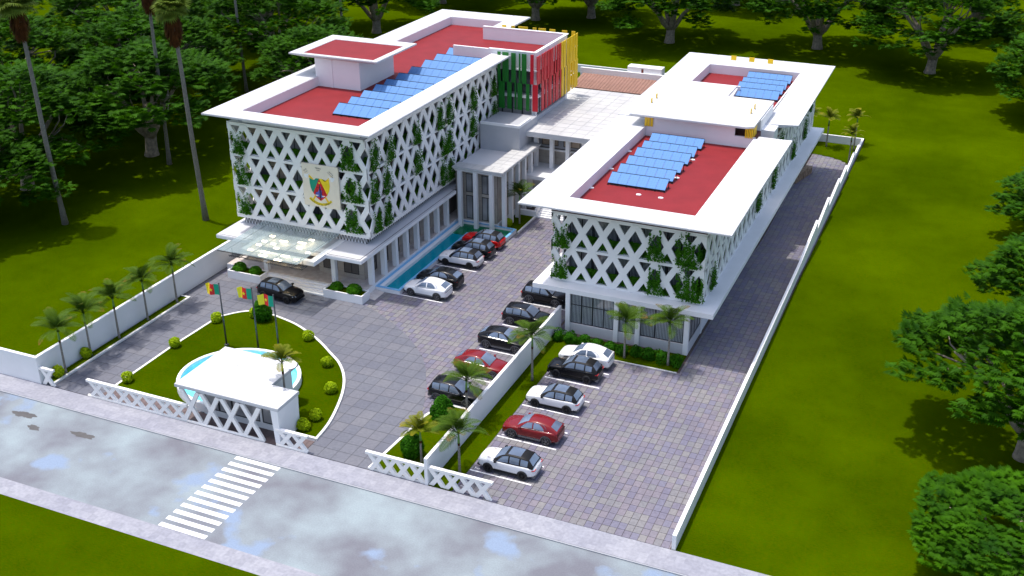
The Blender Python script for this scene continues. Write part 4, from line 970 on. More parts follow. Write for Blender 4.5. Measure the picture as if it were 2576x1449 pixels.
shape([(620, 705), (640, 745), (655, 785), (643, 830), (678, 855), (680, 985), (725, 1030), (715, 1045), (640, 1020), (555, 1018), (590, 990), (510, 945), (532, 895), (590, 870), (612, 790)], 'crest_blue', 'land_shape', 6)
shape(bandpts([(540, 765), (725, 782)], 6), 'crest_black', 'scale_beam', 7)
for p in ([(545, 768), (515, 950)], [(545, 768), (595, 960)], [(715, 782), (680, 975)], [(715, 782), (770, 990)]): shape(bandpts(p, 4), 'crest_black', 'scale_string', 7)
shape([(505, 952), (600, 962), (575, 990), (525, 978)], 'crest_white', 'scale_pan', 8); shape([(675, 980), (775, 992), (745, 1015), (700, 1008)], 'crest_white', 'scale_pan', 8)
shape([(612, 690), (628, 705), (660, 1000), (662, 1090), (640, 1090), (625, 1000)], 'crest_black', 'sword', 9)
shape([(615+36*(1 if k % 2 == 0 else .42)*sin(pi*k/5), 655-36*(1 if k % 2 == 0 else .42)*cos(pi*k/5)) for k in range(10)], 'flag_yellow', 'star', 7)
rib = [(367, 1035), (430, 1100), (510, 1155), (600, 1195), (690, 1212), (780, 1208), (860, 1180), (930, 1125)]
shape(bandpts(rib, 62), 'flag_yellow', 'ribbon', 4)
def lettering(s, path, size, mat='crest_black', lift=6):
    # letters set one by one along a path given in crest picture units
    P = [Vector(ep(*p)) for p in path]; seg = [(P[i+1]-P[i]).length for i in range(len(P)-1)]; tot = sum(seg); b = MB()
    for k, ch in enumerate(s):
        if ch == ' ': continue
        d = tot*(k+.5)/len(s); i = 0
        while i < len(seg)-1 and d > seg[i]: d -= seg[i]; i += 1
        p = P[i]+(P[i+1]-P[i])*(d/seg[i]); t = (P[min(i+1, len(P)-1)]-P[i]).normalized()
        vs, fs = text_data(ch, size, mat, 'c')
        b.add([(p.x+v.x*t.x-v.y*t.y, 87.38-.006*lift, p.y+v.x*t.y+v.y*t.x) for v in vs], fs, mat)
    b.build('lettering', E_)
lettering('REPUBLIQUE DU CAMEROUN', [(374, 1050), (430, 1112), (510, 1168), (600, 1208), (690, 1226), (780, 1222), (862, 1192), (925, 1138)], .21)
lettering('REPUBLIC OF CAMEROON', [(470, 1110), (540, 1150), (610, 1178), (690, 1192), (770, 1188), (835, 1165)], .10)
lettering('TRAVAIL', [(505, 272), (662, 300)], .21); lettering('WORK', [(545, 328), (632, 345)], .16)
lettering('PAIX', [(212, 345), (278, 292)], .21); lettering('PEACE', [(236, 390), (310, 340)], .14)
lettering('PATRIE', [(862, 368), (968, 468)], .19); lettering('FATHERLAND', [(815, 380), (965, 520)], .13)

# ================================================================== POOLS
Pl = empty('reflecting_pool', (-51.5, 97, 0), 'long teal reflecting pool with blue mosaic rim beside the colonnade', 'pool')
part(Pl, 'basin', [BX(-53.05, -50.3, 87.05, 106.2, -1.0, -.6), BX(-50.3, -45.85, 102.9, 106.2, -1.0, -.6)], 'pool_tile')
part(Pl, 'pool_step', [BX(-52.3, -50.55, 102.85, 103.0, -.6, .10)], 'pool_tile')
part(Pl, 'pool_wall', [BX(-53.05, -52.3, 87.05, 106.2, -.6, .45), BX(-52.3, -50.3, 87.05, 87.3, -.6, .45), BX(-50.55, -50.3, 87.3, 103.15, -.6, .45), BX(-50.3, -45.85, 102.9, 103.15, -.6, .45), BX(-46.1, -45.85, 103.15, 106.2, -.6, .45), BX(-52.3, -46.1, 106.0, 106.2, -.6, .45)], 'white_paint')
part(Pl, 'mosaic_rim', [BX(-53.08, -52.75, 87.0, 106.1, .45, .48), BX(-52.75, -50.27, 87.0, 87.33, .45, .48), BX(-50.58, -50.27, 87.33, 102.87, .45, .48), BX(-50.58, -45.82, 102.87, 103.18, .45, .482), BX(-46.13, -45.82, 103.18, 106.1, .45, .48), BX(-52.75, -46.13, 105.95, 106.2, .45, .48)], 'pool_mosaic')
for P, z, mt in (([(-52.3, 87.3), (-50.55, 87.3), (-50.55, 103.0), (-52.3, 103.0)], .12, 'water_teal'), ([(-52.3, 103.0), (-46.1, 103.15), (-46.1, 106.0), (-52.3, 106.0)], .16, 'water_green')):
    b = MB(); b.add([(x, y, z) for x, y in P], [(0, 1, 2, 3)], mt); b.build('water', Pl)
def ring(b, cx, cy, rx, ry, w, z0, z1, mat, n=48):
    o = [(cx+rx*cos(2*pi*k/n), cy+ry*sin(2*pi*k/n)) for k in range(n)]; i_ = [(cx+(rx-w)*cos(2*pi*k/n), cy+(ry-w)*sin(2*pi*k/n)) for k in range(n)]
    vs = [(*p, z0) for p in o]+[(*p, z1) for p in o]+[(*p, z0) for p in i_]+[(*p, z1) for p in i_]
    fs = []
    for k in range(n):
        j = (k+1) % n; fs += [(k, j, n+j, n+k), (n+k, n+j, 3*n+j, 3*n+k), (3*n+k, 3*n+j, 2*n+j, 2*n+k)]
    b.add(vs, fs, mat)
Cp = empty('round_pool', (-54.6, 66.4, 0), 'round pale blue pool ringing the gatehouse on the island lawn', 'pool')
b = MB(); ring(b, -54.55, 66.35, 5.4, 4.9, .3, -.03, .8, 'white_trim'); b.build('pool_wall', Cp)
b = MB(); ring(b, -54.55, 66.35, 5.1, 4.6, .02, .1, .7, 'pool_tile'); b.prism([(-54.55+5.08*cos(2*pi*k/48), 66.35+4.58*sin(2*pi*k/48)) for k in range(48)], .0, .15, 'pool_tile'); b.build('basin', Cp)
b = MB(); b.add([(-54.55+5.07*cos(2*pi*k/48), 66.35+4.57*sin(2*pi*k/48), .54) for k in range(48)], [tuple(range(48))], 'water_pale'); b.build('water', Cp)

# ================================================================== GATEHOUSE
Gh = empty('gatehouse', (-51, 63, 0), 'small white gatehouse with a flat tiled roof and lattice front by the road', 'gatehouse')
ro = [(-55.7, 59.75), (-45.85, 59.75), (-45.85, 62.7), (-48.4, 62.7), (-48.4, 66.45), (-55.7, 66.45)]
b = MB(); b.prism(ro, 3.12, 3.37, 'white_roof'); b.build('roof_slab', Gh)
tiled_top(Gh, [(-55.7, -48.4, 59.75, 66.45), (-48.4, -45.85, 59.75, 62.7)], 3.37, 1.46)
b = MB(); b.prism([(-48.8+.62*cos(2*pi*k/24), 65.75+.62*sin(2*pi*k/24)) for k in range(24)], 3.38, 3.46, 'white_trim'); b.build('roof_disc', Gh)
b = MB(); b.add([(-46.35, 59.75, -.03), (-45.95, 59.75, -.03), (-45.95, 62.5, -.03), (-46.7, 62.5, -.03), (-46.6, 59.8, 3.12), (-45.9, 59.8, 3.12), (-45.9, 62.6, 3.12), (-46.6, 62.6, 3.12)], [(0,1,5,4), (1,2,6,5), (2,3,7,6), (3,0,4,7)], 'white_paint'); b.build('pier', Gh)
part(Gh, 'base_wall', [BX(-54.4, -46.6, 61.3, 61.55, -.03, .55), BX(-54.4, -54.15, 61.55, 66.0, -.03, 3.12), BX(-54.15, -48.9, 65.75, 66.0, -.03, 3.12), BX(-49.0, -48.75, 62.6, 65.9, -.03, 3.12)], 'white_paint')
part(Gh, 'mullion', [BX(x, x+.2, 61.32, 61.52, .55, 3.12) for x in (-54.4, -48.85, -46.85)], 'white_trim')
for i in range(4): window(Gh, (-54.18+1.33*i, 61.4, .56), (1, 0, 0), 1.3, 2.54, 1, (), 'window_glass', (0, -1, 0))
window(Gh, (-48.62, 61.4, .56), (1, 0, 0), 1.72, 2.54, 1, (), 'window_glass', (0, -1, 0))
part(Gh, 'paving', [BX(-64.3, -43.8, 59.7, 61.25, -.02, .022)], 'mortar')
rest = [(a0, a1, c0, c1) for a0, a1, c0, c1 in paver_cells(-64.3, -43.8, 59.7, 61.3, PSX, PSY, POX, POY)]

lay(Gh, rest, 'brown_paver', .025, 'paver', PSX, PSY, lift=.038)

def lattice_fence(x0, x1, y, h, label, n, lean=None, rail=True, base=True, th=.2, w=.42, ends=(None, None), group=None):
    r = empty('lattice_fence', ((x0+x1)/2, y, 0), label, 'fence', group)
    P = (x1-x0)/n
    for s, d in ((1, 0), (-1, .01)):
        for k in range(-1, n+1):
            c = x0+(k+.5)*P
            a, e = (c-P*.42, c+P*.42) if s > 0 else (c+P*.42, c-P*.42)
            if a-w/2 < x0-.25 or a+w/2 > x1+.25 or e-w/2 < x0-.25 or e+w/2 > x1+.25: continue
            poly = [(a-w/2, .12 if base else 0), (a+w/2, .12 if base else 0), (e+w/2, h-.12), (e-w/2, h-.12)]
            b = MB(); f = [(px, y+d, pz) for px, pz in poly]; bk = [(px, y+th-d*0, pz) for px, pz in poly]
            b.add(f+bk, [(0,1,2,3), (7,6,5,4), (0,4,5,1), (1,5,6,2), (2,6,7,3), (3,7,4,0)], 'lattice_white'); b.build('brace', r)
    if rail: part(r, 'rail', [BX(x0-.25, x1+.2, y-.03, y+th+.04, h-.14, h+.06)], 'lattice_white')
    if base:
        b = MB(); b.tube([(x0-.3, y+.05, .06), (x1+.1, y+.05, .06)], .12, 'lattice_white', 10); b.build('base_rail', r)
    return r
lattice_fence(-64.9, -55.0, 59.72, 1.55, 'long low white lattice fence between the entry drive and the gatehouse', 7)
lattice_fence(-55.3, -47.5, 59.74, 3.14, 'tall white lattice screen under the front edge of the gatehouse roof', 4, rail=False)
lattice_fence(-46.0, -43.55, 59.72, 1.5, 'short white lattice fence right of the gatehouse pier', 2)
lattice_fence(-37.95, -33.3, 59.72, 1.55, 'white lattice fence in front of the two dark bushes', 4, base=False)
lattice_fence(-32.85, -27.95, 59.78, 1.55, 'white lattice fence in front of car bay one, right of the dividing wall', 4, base=False)
lattice_fence(-70.15, -69.0, 59.72, 1.55, 'single white lattice bay at the foot of the left wall corner', 1, base=False)

# ================================================================== FLAGPOLES
def flag(x, y, z, seed, label):
    rg = random.Random(seed); nx, nz = 18, 10; Lf, Hf = 1.6, 1.05; ph = rg.uniform(0, 6); am = rg.uniform(.14, .24); droop = rg.uniform(.05, .3)
    def P(i, j):
        s = i/nx; t = j/nz
        return (-s*Lf*(1-.06*am), am*s*sin(ph+s*7+t*1.2)+.05*s, (t-1)*Hf-droop*s*s+.05*sin(ph+s*9)*s)
    r = empty('flag', (x, y, z), label, 'flag', 'flags on the island poles')
    for k, (nm, mt) in enumerate((('stripe', 'flag_green'), ('stripe', 'flag_red'), ('stripe', 'flag_yellow'))):
        q = MB(); i0, i1 = 6*k, 6*k+6
        vs = [P(i, j) for j in range(nz+1) for i in range(i0, i1+1)]
        q.add(vs, [(j*7+i, j*7+i+1, (j+1)*7+i+1, (j+1)*7+i) for j in range(nz) for i in range(6)], mt, True)
        o = q.build(nm); o.parent = r
    q = MB(); c = Vector(P(9, 5))
    star = [(c.x+.2*(1 if k % 2 == 0 else .42)*sin(pi*k/5), c.z+.2*(1 if k % 2 == 0 else .42)*cos(pi*k/5)) for k in range(10)]
    for dy in (-.05, .05):
        q.add([(c.x, c.y+dy, c.z)]+[(a, c.y+dy, d) for a, d in star], [(0, 1+k, 1+(k+1) % 10) for k in range(10)], 'flag_yellow')
    o = q.build('star'); o.parent = r
for (x, y, h), s, w in (((-59.73, 71.5, 6.35), 1, 'left'), ((-56.45, 71.8, 6.4), 4, 'middle'), ((-54.35, 72.0, 6.0), 9, 'right')):
    p = empty('flagpole', (x, y, 0), 'dark grey flagpole behind the gatehouse, %s of three' % w, 'flagpole', 'flagpoles on the island')
    b = MB(); b.tube([(x, y, -.03), (x, y, h*.5), (x, y, h)], [.085, .075, .055], 'grey_metal', 10); b.build('pole', p)
    b = MB(); b.lathe([(.0, h+.1), (.06, h+.07), (.08, h), (.0, h-.01)], 'grey_metal', 10, o=(x, y, 0)); b.build('cap', p)
    b = MB(); b.lathe([(.2, .14), (.2, .22), (.1, .26)], 'grey_metal', 10, o=(x, y, 0)); b.build('base', p)
    flag(x-.06, y, h-.12, s, 'green, red and yellow flag with a star on the %s pole' % w)
# planters by the entrance
for x0, x1, w in ((-68.55, -64.5, 'left'), (-57.05, -52.6, 'right')):
    r = empty('planter', ((x0+x1)/2, 84.3, 0), 'white planter box %s of the entrance steps' % w, 'planter')
    y0, y1, h = 83.65, 85.15, .9
    part(r, 'box', [BX(x0, x1, y0, y0+.14, -.03, h), BX(x0, x1, y1-.14, y1, -.03, h), BX(x0, x0+.14, y0+.14, y1-.14, -.03, h), BX(x1-.14, x1, y0+.14, y1-.14, -.03, h)], 'white_paint')
    part(r, 'soil', [BX(x0+.14, x1-.14, y0+.14, y1-.14, .3, .8)], 'grass')
# rubble planter by the service drive
r = empty('stone_planter', (-20, 139, 0), 'brown rubble stone retaining wall beside the service drive', 'planter')
for i in range(9):
    for j in range(3):
        b = MB(); y = 135.6+.72*i; x = -20.55+.11*i; z = -1.1+.5*j
        if j == 2 and i > 6: continue
        b.box(x, y+.01, z, x+.5, y+.7, z+.48, 'rubble_stone'); b.build('stone', r)

# ================================================================== CARS
CARC = {}
def bev_patch(b, f, u0, u1, v0, v1, mat, nu=4, nv=4):
    vs = [f(u0+(u1-u0)*i/nu, v0+(v1-v0)*j/nv) for j in range(nv+1) for i in range(nu+1)]
    b.add(vs, [(j*(nu+1)+i, j*(nu+1)+i+1, (j+1)*(nu+1)+i+1, (j+1)*(nu+1)+i) for j in range(nv) for i in range(nu)], mat, True)
def make_car(kind, paint):
    roofp = 'black_plastic' if kind == 'estate' else paint
    r = empty('car', (0, 0, 0))
    if kind == 'coupe':
        st = [(2.46, .52, .66, .56), (2.42, .72, .76, .68), (2.30, .86, .87, .78), (2.0, .95, .95, .87), (1.5, .995, 1.02, .94), (1.0, 1.0, 1.08, .99), (.4, .98, 1.06, 1.0), (-.6, .985, 1.07, 1.02), (-1.3, 1.0, 1.13, 1.08), (-1.9, .98, 1.16, 1.09), (-2.25, .92, 1.15, 1.05), (-2.42, .82, 1.03, .92), (-2.46, .68, .82, .70)]
        top = [(1.12, 1.04, .80), (.75, 1.28, .745), (.35, 1.50, .68), (-.1, 1.62, .655), (-.6, 1.64, .65), (-1.1, 1.60, .64), (-1.72, 1.48, .62), (-2.39, 1.16, .73)]
        wx = [1.48, -1.5]; wr = .385; rim = 'rim_grey'; rear_i = 6
    elif kind == 'estate':
        st = [(2.40, .55, .70, .60), (2.36, .74, .82, .74), (2.24, .86, .93, .84), (1.9, .935, 1.0, .92), (1.4, .965, 1.06, .98), (.95, .97, 1.10, 1.02), (.3, .965, 1.09, 1.03), (-.7, .965, 1.09, 1.04), (-1.4, .965, 1.1, 1.05), (-1.9, .94, 1.11, 1.04), (-2.2, .88, 1.08, 1.0), (-2.36, .78, .98, .90), (-2.40, .66, .82, .74)]
        top = [(1.02, 1.07, .80), (.7, 1.30, .74), (.3, 1.53, .69), (-.1, 1.64, .67), (-.6, 1.66, .665), (-1.15, 1.645, .655), (-1.84, 1.57, .63), (-2.27, 1.09, .74)]
        wx = [1.43, -1.44]; wr = .385; rim = 'rim_dark'; rear_i = 6
    else:
        st = [(2.38, .60, .78, .62), (2.34, .78, .90, .78), (2.22, .88, .98, .88), (1.9, .94, 1.03, .95), (1.4, .96, 1.08, 1.0), (.95, .965, 1.12, 1.03), (.3, .96, 1.1, 1.04), (-.7, .96, 1.1, 1.05), (-1.4, .96, 1.12, 1.06), (-1.9, .94, 1.12, 1.05), (-2.2, .89, 1.1, 1.02), (-2.34, .80, 1.02, .92), (-2.38, .70, .84, .76)]
        top = [(1.05, 1.09, .80), (.7, 1.34, .74), (.3, 1.57, .70), (-.1, 1.66, .68), (-.7, 1.69, .675), (-1.3, 1.68, .66), (-1.95, 1.60, .64), (-2.27, 1.10, .74)]
        wx = [1.42, -1.42]; wr = .375; rim = 'rim_grey'; rear_i = 6
    # lower shell
    b = MB(); vs = []; n = 0
    for x, hw, zt, zs in st:
        zb = .30 if abs(x) < 2.2 else .36
        half = [(hw*.80, zb), (hw*.95, zb+.05), (hw*.99, zb+.16), (hw, (zb+zs)/2), (hw*.985, zs-.10), (hw*.965, zs-.03), (hw*.90, zs+.012), (hw*.62, zs+(zt-zs)*.62), (hw*.30, zt-.008), (0, zt)]
        ring_ = half+[(-a, c) for a, c in half[-2::-1]]; n = len(ring_)
        vs += [(x, a, c) for a, c in ring_]
    fs = [(i*n+k, (i+1)*n+k, (i+1)*n+k+1, i*n+k+1)[::-1] for i in range(len(st)-1) for k in range(n-1)]
    fs += [((i*n), (i*n+n-1), (i+1)*n+n-1, (i+1)*n)[::-1] for i in range(len(st)-1)]
    b.add(vs, fs, paint, True); b.add(vs[:n], [tuple(range(n))], paint, True); b.add(vs[-n:], [tuple(range(n-1, -1, -1))], paint, True)
    b.build('body', r)
    # cabin
    bh = 1.085 if kind == 'coupe' else 1.05
    belt = lambda x: (.91*(1-.05*max(0, (-x-1.2))), bh+.015*(x < 0))
    b = MB(); vs = []
    for x, z, hw in top:
        by, bz = belt(x); bz = min(bz, z-.01)
        s = .055
        half = [(max(by, hw), bz-.06), (hw+(by-hw)*.5+.01, bz+(z-bz)*.52), (hw+.015, z-s), (hw-.05, z-.012), (hw*.5, z+.012), (0, z+.018)]
        vs += [(x, a, c) for a, c in half+[(-a, c) for a, c in half[-2::-1]]]
    n = 11
    b.add(vs, [(i*n+k, (i+1)*n+k, (i+1)*n+k+1, i*n+k+1)[::-1] for i in range(len(top)-1) for k in range(n-1)], roofp, True)
    b.build('roof', r)
    def interp(x):
        for i in range(len(top)-1):
            if top[i][0] >= x >= top[i+1][0]:
                t = (top[i][0]-x)/(top[i][0]-top[i+1][0]); return top[i][1]+(top[i+1][1]-top[i][1])*t, top[i][2]+(top[i+1][2]-top[i][2])*t
        return top[-1][1:] if x < top[-1][0] else top[0][1:]
    def side(sg):
        def f(x, t):
            z, hw = interp(x); by, bz = belt(x); bz = min(bz, z-.01)
            ym = hw+(by-hw)*.5+.01; zm = bz+(z-bz)*.52
            if t < .52: y = max(by, hw)+(ym-max(by, hw))*t/.52; zz = bz-.06+(zm-bz+.06)*t/.52
            else: y = ym+(hw+.015-ym)*(t-.52)/.48; zz = zm+(z-.055-zm)*(t-.52)/.48
            return (x, sg*(y+.012), zz)
        return f
    if kind == 'estate': W_ = [(.72, -.22), (-.34, -1.12), (-1.24, -1.82)]
    elif kind == 'coupe': W_ = [(.72, -.25), (-.36, -1.25)]
    else: W_ = [(.74, -.25), (-.36, -1.15), (-1.22, -1.9)]
    for sg in (1, -1):
        f = side(sg)
        for q, (xa, xb) in enumerate(W_):
            b = MB()
            if kind == 'coupe' and q == 1:
                g = lambda x, t, f=f: f(x, .16+(t-.16)*(1-.75*max(0, (-x-.75)/.5)**1.5)) if x < -.75 else f(x, t)
            else: g = f
            if q == 0: g2 = lambda x, t, g=g: g(x-(t-.16)*.55*(1 if x > .35 else 0)*max(0, (x-.1)/.62), t)
            else: g2 = g
            bev_patch(b, g2, xa, xb, .16, .93, 'car_glass', 5, 3); b.build('window', r)
            if kind != 'estate' and q == 0:
                b = MB(); pts = [f(.8, .12)]+[f(xx, .97) for xx in (.2, -.3, -.8, -1.2)]+[f(-1.75 if kind == 'suv' else -1.45, .5), f(-1.7 if kind == 'suv' else -1.3, .12), f(.8, .12)]
                b.tube(pts, .014, 'chrome', 4, False); b.build('window_trim', r)
    def lat(i, j, u0, u1, name, mat, m=.9, off=.014):
        b = MB()
        def f(u, v):
            x = top[i][0]+(top[j][0]-top[i][0])*u; z, hw = interp(x)
            yy = v*(hw-.03)*m; zz = z-.012*abs(v)**2+.018*(1-abs(v))
            return (x+.004, yy, zz+off)
        bev_patch(b, f, u0, u1, -1, 1, mat, 6, 6)
        b.f = [q[::-1] for q in b.f]
        b.build(name, r)
    lat(0, 3, .06, .80, 'windscreen', 'car_glass', .96)
    lat(rear_i, rear_i+1, .08, .88, 'rear_window', 'car_glass', .90)
    if kind == 'estate': lat(3, 5, .02, 1.0, 'glass_roof', 'car_glass', .84)
    # wheels, arches, lower trim
    wm = MB()
    t = MB(); t.lathe([(wr*.70, -.11), (wr*.94, -.125), (wr, -.08), (wr, .08), (wr*.94, .125), (wr*.70, .11)], 'tyre', 20, 'y'); t.lathe([(wr*.70, -.11), (wr*.70, .11)][::-1], 'tyre', 20, 'y'); tm = t.data('tyre')
    t = MB(); t.lathe([(0.0, .07), (wr*.72, .06), (wr*.72, -.06)], 'black_plastic', 20, 'y')
    ns = 5 if rim == 'rim_grey' else 12
    for k in range(ns):
        a = 2*pi*k/ns; d = Vector((cos(a), 0, sin(a))); e = Vector((-sin(a), 0, cos(a))); w2 = .035 if ns == 5 else .012
        t.obox(d*.04+e*-w2+Vector((0, .07, 0)), d*(wr*.66), e*2*w2, Vector((0, .035, 0)), rim)
    t.lathe([(.0, .112), (.06, .11), (.06, .08)], rim, 10, 'y'); t.lathe([(wr*.73, .08), (wr*.73, .112), (wr*.66, .112), (wr*.66, .07)][::-1], rim, 20, 'y'); rm = t.data('rim')
    for x in wx:
        hw = .86
        for sg in (1, -1):
            w = bpy.data.objects.new('wheel', tm); COL.objects.link(w); w.parent = r; w.location = (x, sg*hw, wr); w.rotation_euler = (0, 0, 0 if sg > 0 else pi)
            q = bpy.data.objects.new('rim', rm); COL.objects.link(q); q.parent = w
            b = MB(); m = 14; R1 = wr+.055
            yo = [.985, .985] if kind != 'coupe' else [1.008, 1.008]
            pts = [(x+R1*cos(pi*k/m), .34+(R1)*sin(pi*k/m)) for k in range(m+1)]
            vs = [(px, sg*yo[0], pz) for px, pz in pts]; vs2 = [(px, sg*.70, pz) for px, pz in pts]
            R2 = R1+.06; pts2 = [(x+R2*cos(pi*k/m), .34+R2*sin(pi*k/m)) for k in range(m+1)]
            mt = 'black_plastic'
            f1 = tuple(range(m+1)); b.add(vs, [f1 if sg < 0 else f1[::-1]], mt)
            if kind != 'estate':
                vs = [(px, sg*(yo[0]+.006), pz) for px, pz in pts+pts2]
                b.add(vs, [(k, k+1, m+2+k, m+1+k) if sg < 0 else (k, m+1+k, m+2+k, k+1) for k in range(m)], 'grey_trim')
            b.build('wheel_arch', r)
            w.location.y = sg*(.905 if kind != 'coupe' else .925)
    b = MB(); L2 = 2.36
    for sg in (1, -1): b.obox((-1.0, sg*.90, .24), (1.95, 0, 0), (0, sg*.075, 0), (0, 0, .14), 'grey_trim' if kind == 'coupe' else 'black_plastic')
    b.build('sill', r)
    b = MB(); b.obox((2.18, -.78, .26), (.22, 0, 0), (0, 1.56, 0), (0, 0, .18), 'black_plastic'); b.obox((2.35, -.5, .48), (.07, 0, 0), (0, 1.0, 0), (0, 0, .17), 'black_plastic'); b.build('grille', r)
    b = MB(); b.obox((-2.44 if kind == 'coupe' else -2.40, -.78, .26), (.24, 0, 0), (0, 1.56, 0), (0, 0, .22), 'grey_trim'); b.build('rear_bumper', r)
    for sg in (1, -1):
        b = MB(); b.add([(2.405, sg*.55, .70), (2.20, sg*.89, .76), (2.14, sg*.905, .84), (2.36, sg*.60, .80)], [(0,1,2,3) if sg > 0 else (3,2,1,0)], 'lamp_clear')
        b.add([(2.405, sg*.55, .70), (2.20, sg*.89, .76), (2.14, sg*.905, .84), (2.36, sg*.60, .80), (2.30, sg*.55, .70), (2.1, sg*.85, .76)], [(0,4,5,1), (1,0,4,5)], 'black_plastic'); b.build('headlight', r)
        b = MB(); b.obox((-2.41, sg*.50, .86), (.06, 0, 0), (0, sg*.34, 0), (0, 0, .06), 'lamp_red'); b.obox((-2.36, sg*.80, .86), (.17, sg*.10, 0), (0, sg*.03, 0), (0, 0, .06), 'lamp_red'); b.build('tail_light', r)
        b = MB(); b.obox((.68, sg*.93, 1.03), (.16, 0, 0), (0, sg*.24, 0), (0, 0, .15), paint if kind != 'estate' else 'black_plastic'); b.build('mirror', r)
    if kind == 'coupe':
        b = MB(); b.obox((-2.462, -.80, .90), (.03, 0, 0), (0, 1.6, 0), (0, 0, .04), 'black_plastic'); b.build('light_bar', r)
    if kind == 'estate':
        for sg in (1, -1):
            b = MB(); b.obox((1.35, sg*.58, 1.03), (.24, 0, .0), (0, sg*.05, 0), (0, 0, .02), 'rubble_stone'); b.build('bonnet_vent', r)
    return r
def car(kind, paint, x, y, rz, label, group='parked cars'):
    key = (kind, paint)
    if key not in CARC: o = CARC[key] = make_car(kind, paint)
    else: o = copy_tree(CARC[key])
    o.location = (x, y, .016); o.rotation_euler = (0, 0, rz); o.scale = (.975, 1, 1.06); tag(o, label, 'car', group); return o
car('coupe', 'paint_white', -47.75, 88.3, pi, 'white coupe suv at the near end of the row along the reflecting pool')
car('coupe', 'paint_black', -47.75, 90.95, pi, 'black coupe suv with a black roof behind the white one beside the pool')
car('estate', 'paint_white', -47.9, 96.2, pi, 'white suv with a black roof parked in the middle beside the pool')
car('estate', 'paint_black', -47.75, 98.9, pi, 'all black suv with a glass roof between a white suv and a bright red suv')
car('estate', 'paint_red', -47.75, 101.55, pi, 'bright red suv with a black roof at the far end of the pool')
car('suv', 'paint_black', -36.35, 91.45, 0, 'black suv partly under the annex podium slab, farthest along the white wall')
car('suv', 'paint_black', -36.2, 86.4, 0, 'black suv facing the white dividing wall, second from the annex')
car('coupe', 'paint_black', -36.3, 81.4, 0, 'black coupe suv facing the white dividing wall, beside a maroon car')
car('coupe', 'paint_maroon', -36.3, 76.5, 0, 'maroon coupe suv facing the white dividing wall, partly behind a palm')
car('suv', 'paint_black', -36.3, 71.4, 0, 'black suv behind a palm and dark bush beside the corner lawn')
car('coupe', 'paint_white', -28.5, 81.5, pi, 'white coupe suv in front of the hedge of the annex')
car('estate', 'paint_black', -28.6, 79.0, pi, 'black suv with a glass roof in front of the white coupe by the hedge')
car('estate', 'paint_white', -28.45, 73.85, pi, 'white suv with a black roof between a black suv and a maroon car')
car('coupe', 'paint_maroon', -28.35, 68.9, pi, 'maroon coupe suv in bay four between two white suvs')
car('estate', 'paint_white', -28.2, 63.95, pi, 'white suv with a black roof nearest the road, in bay two')
car('estate', 'paint_black', -60.9, 81.95, -.06, 'black suv with a glass roof standing before the entrance steps', 'parked cars')

# ================================================================== PLANTS
def leafquad(b, c, nrm, size, rg, mat, asp=.55):
    nrm = Vector(nrm).normalized(); a = nrm.orthogonal(); a = Matrix.Rotation(rg.uniform(0, 6.28), 3, nrm) @ a; t = nrm.cross(a)
    c = Vector(c); s = size*rg.uniform(.7, 1.25)
    b.add([c-a*s*.5, c+t*s*asp*.5+nrm*s*.08, c+a*s*.5-nrm*s*.05, c-t*s*asp*.5+nrm*s*.08], [(0,1,2,3)], mat)
def rdir(rg):
    z = rg.uniform(-1, 1); a = rg.uniform(0, 2*pi); r = sqrt(1-z*z); return Vector((r*cos(a), r*sin(a), z))
def bush_data(name, rx, rz, n, size, mat, seed, cone=False, zmin=-.75, lump=.12):
    rg = random.Random(seed); b = MB(); bl = [(rdir(rg), rg.uniform(-lump, lump*1.3)) for _ in range(26)]
    for _ in range(n):
        d = rdir(rg)
        if d.z < zmin: continue
        k = 1+sum(v*max(0, d.dot(q)-.75)*4 for q, v in bl)
        dep = 1-abs(rg.gauss(0, .10))
        if rg.random() < .25: dep *= rg.uniform(.6, .9)
        p = Vector((d.x*rx, d.y*rx, d.z*rz))*k*dep
        if cone: f = 1-.30*max(0, d.z)-.1*max(0, d.z)**3; p.x *= f; p.y *= f
        nn = (d+rdir(rg)*.7); leafquad(b, p+Vector((0, 0, rz*abs(zmin) if zmin > -1 else rz)), nn, size, rg, mat)
    return b.data(name)
ball = bush_data('foliage', .48, .47, 900, .13, 'yellow_leaf', 1, zmin=-.9, lump=.08)
ball2 = bush_data('foliage', .48, .47, 900, .13, 'yellow_leaf', 2, zmin=-.9, lump=.08)
stem = MB(); stem.tube([(0, 0, -.05), (.01, 0, .35)], .05, 'bark', 6); stem = stem.data('stem')
def plant(name, x, y, z, parts, label, cat, group, s=1, rz=0):
    r = empty(name, (x, y, z), label, cat, group); r.rotation_euler = (0, 0, rz); r.scale = (s, s, s)
    for nm, me in parts:
        o = bpy.data.objects.new(nm, me); COL.objects.link(o); o.parent = r
    return r
BALL = [(-69.8, 61.15, 'in the left strip nearest the road'), (-69.95, 64.7, 'in the left strip between the first two palms'), (-63.6, 62.75, 'at the island corner beside the entry drive'), (-63.85, 69.4, 'on the left straight edge of the island lawn'), (-63.4, 74.95, 'at the far left bend of the island lawn'), (-60.7, 77.2, 'peeping out behind the dark conical bush'), (-53.4, 75.3, 'at the far bend of the island, right of the flags'), (-49.2, 71.8, 'on the right curve of the island, upper one'), (-46.5, 68.1, 'on the right curve of the island, lower one'), (-45.4, 64.0, 'near the road end of the island, upper of a pair'), (-45.5, 62.35, 'near the road end of the island, lower of a pair'), (-47.4, 107.4, 'on the small lawn behind the red suv')]
for k, (x, y, w) in enumerate(BALL): plant('ball_shrub', x, y, .12, [('foliage', ball if k % 2 else ball2), ('stem', stem)], 'yellow green clipped ball shrub '+w, 'shrub', 'yellow ball shrubs', 1.08, k*1.3)
con = bush_data('foliage', .95, 1.25, 2600, .2, 'shrub_leaf', 5, True, -.8)
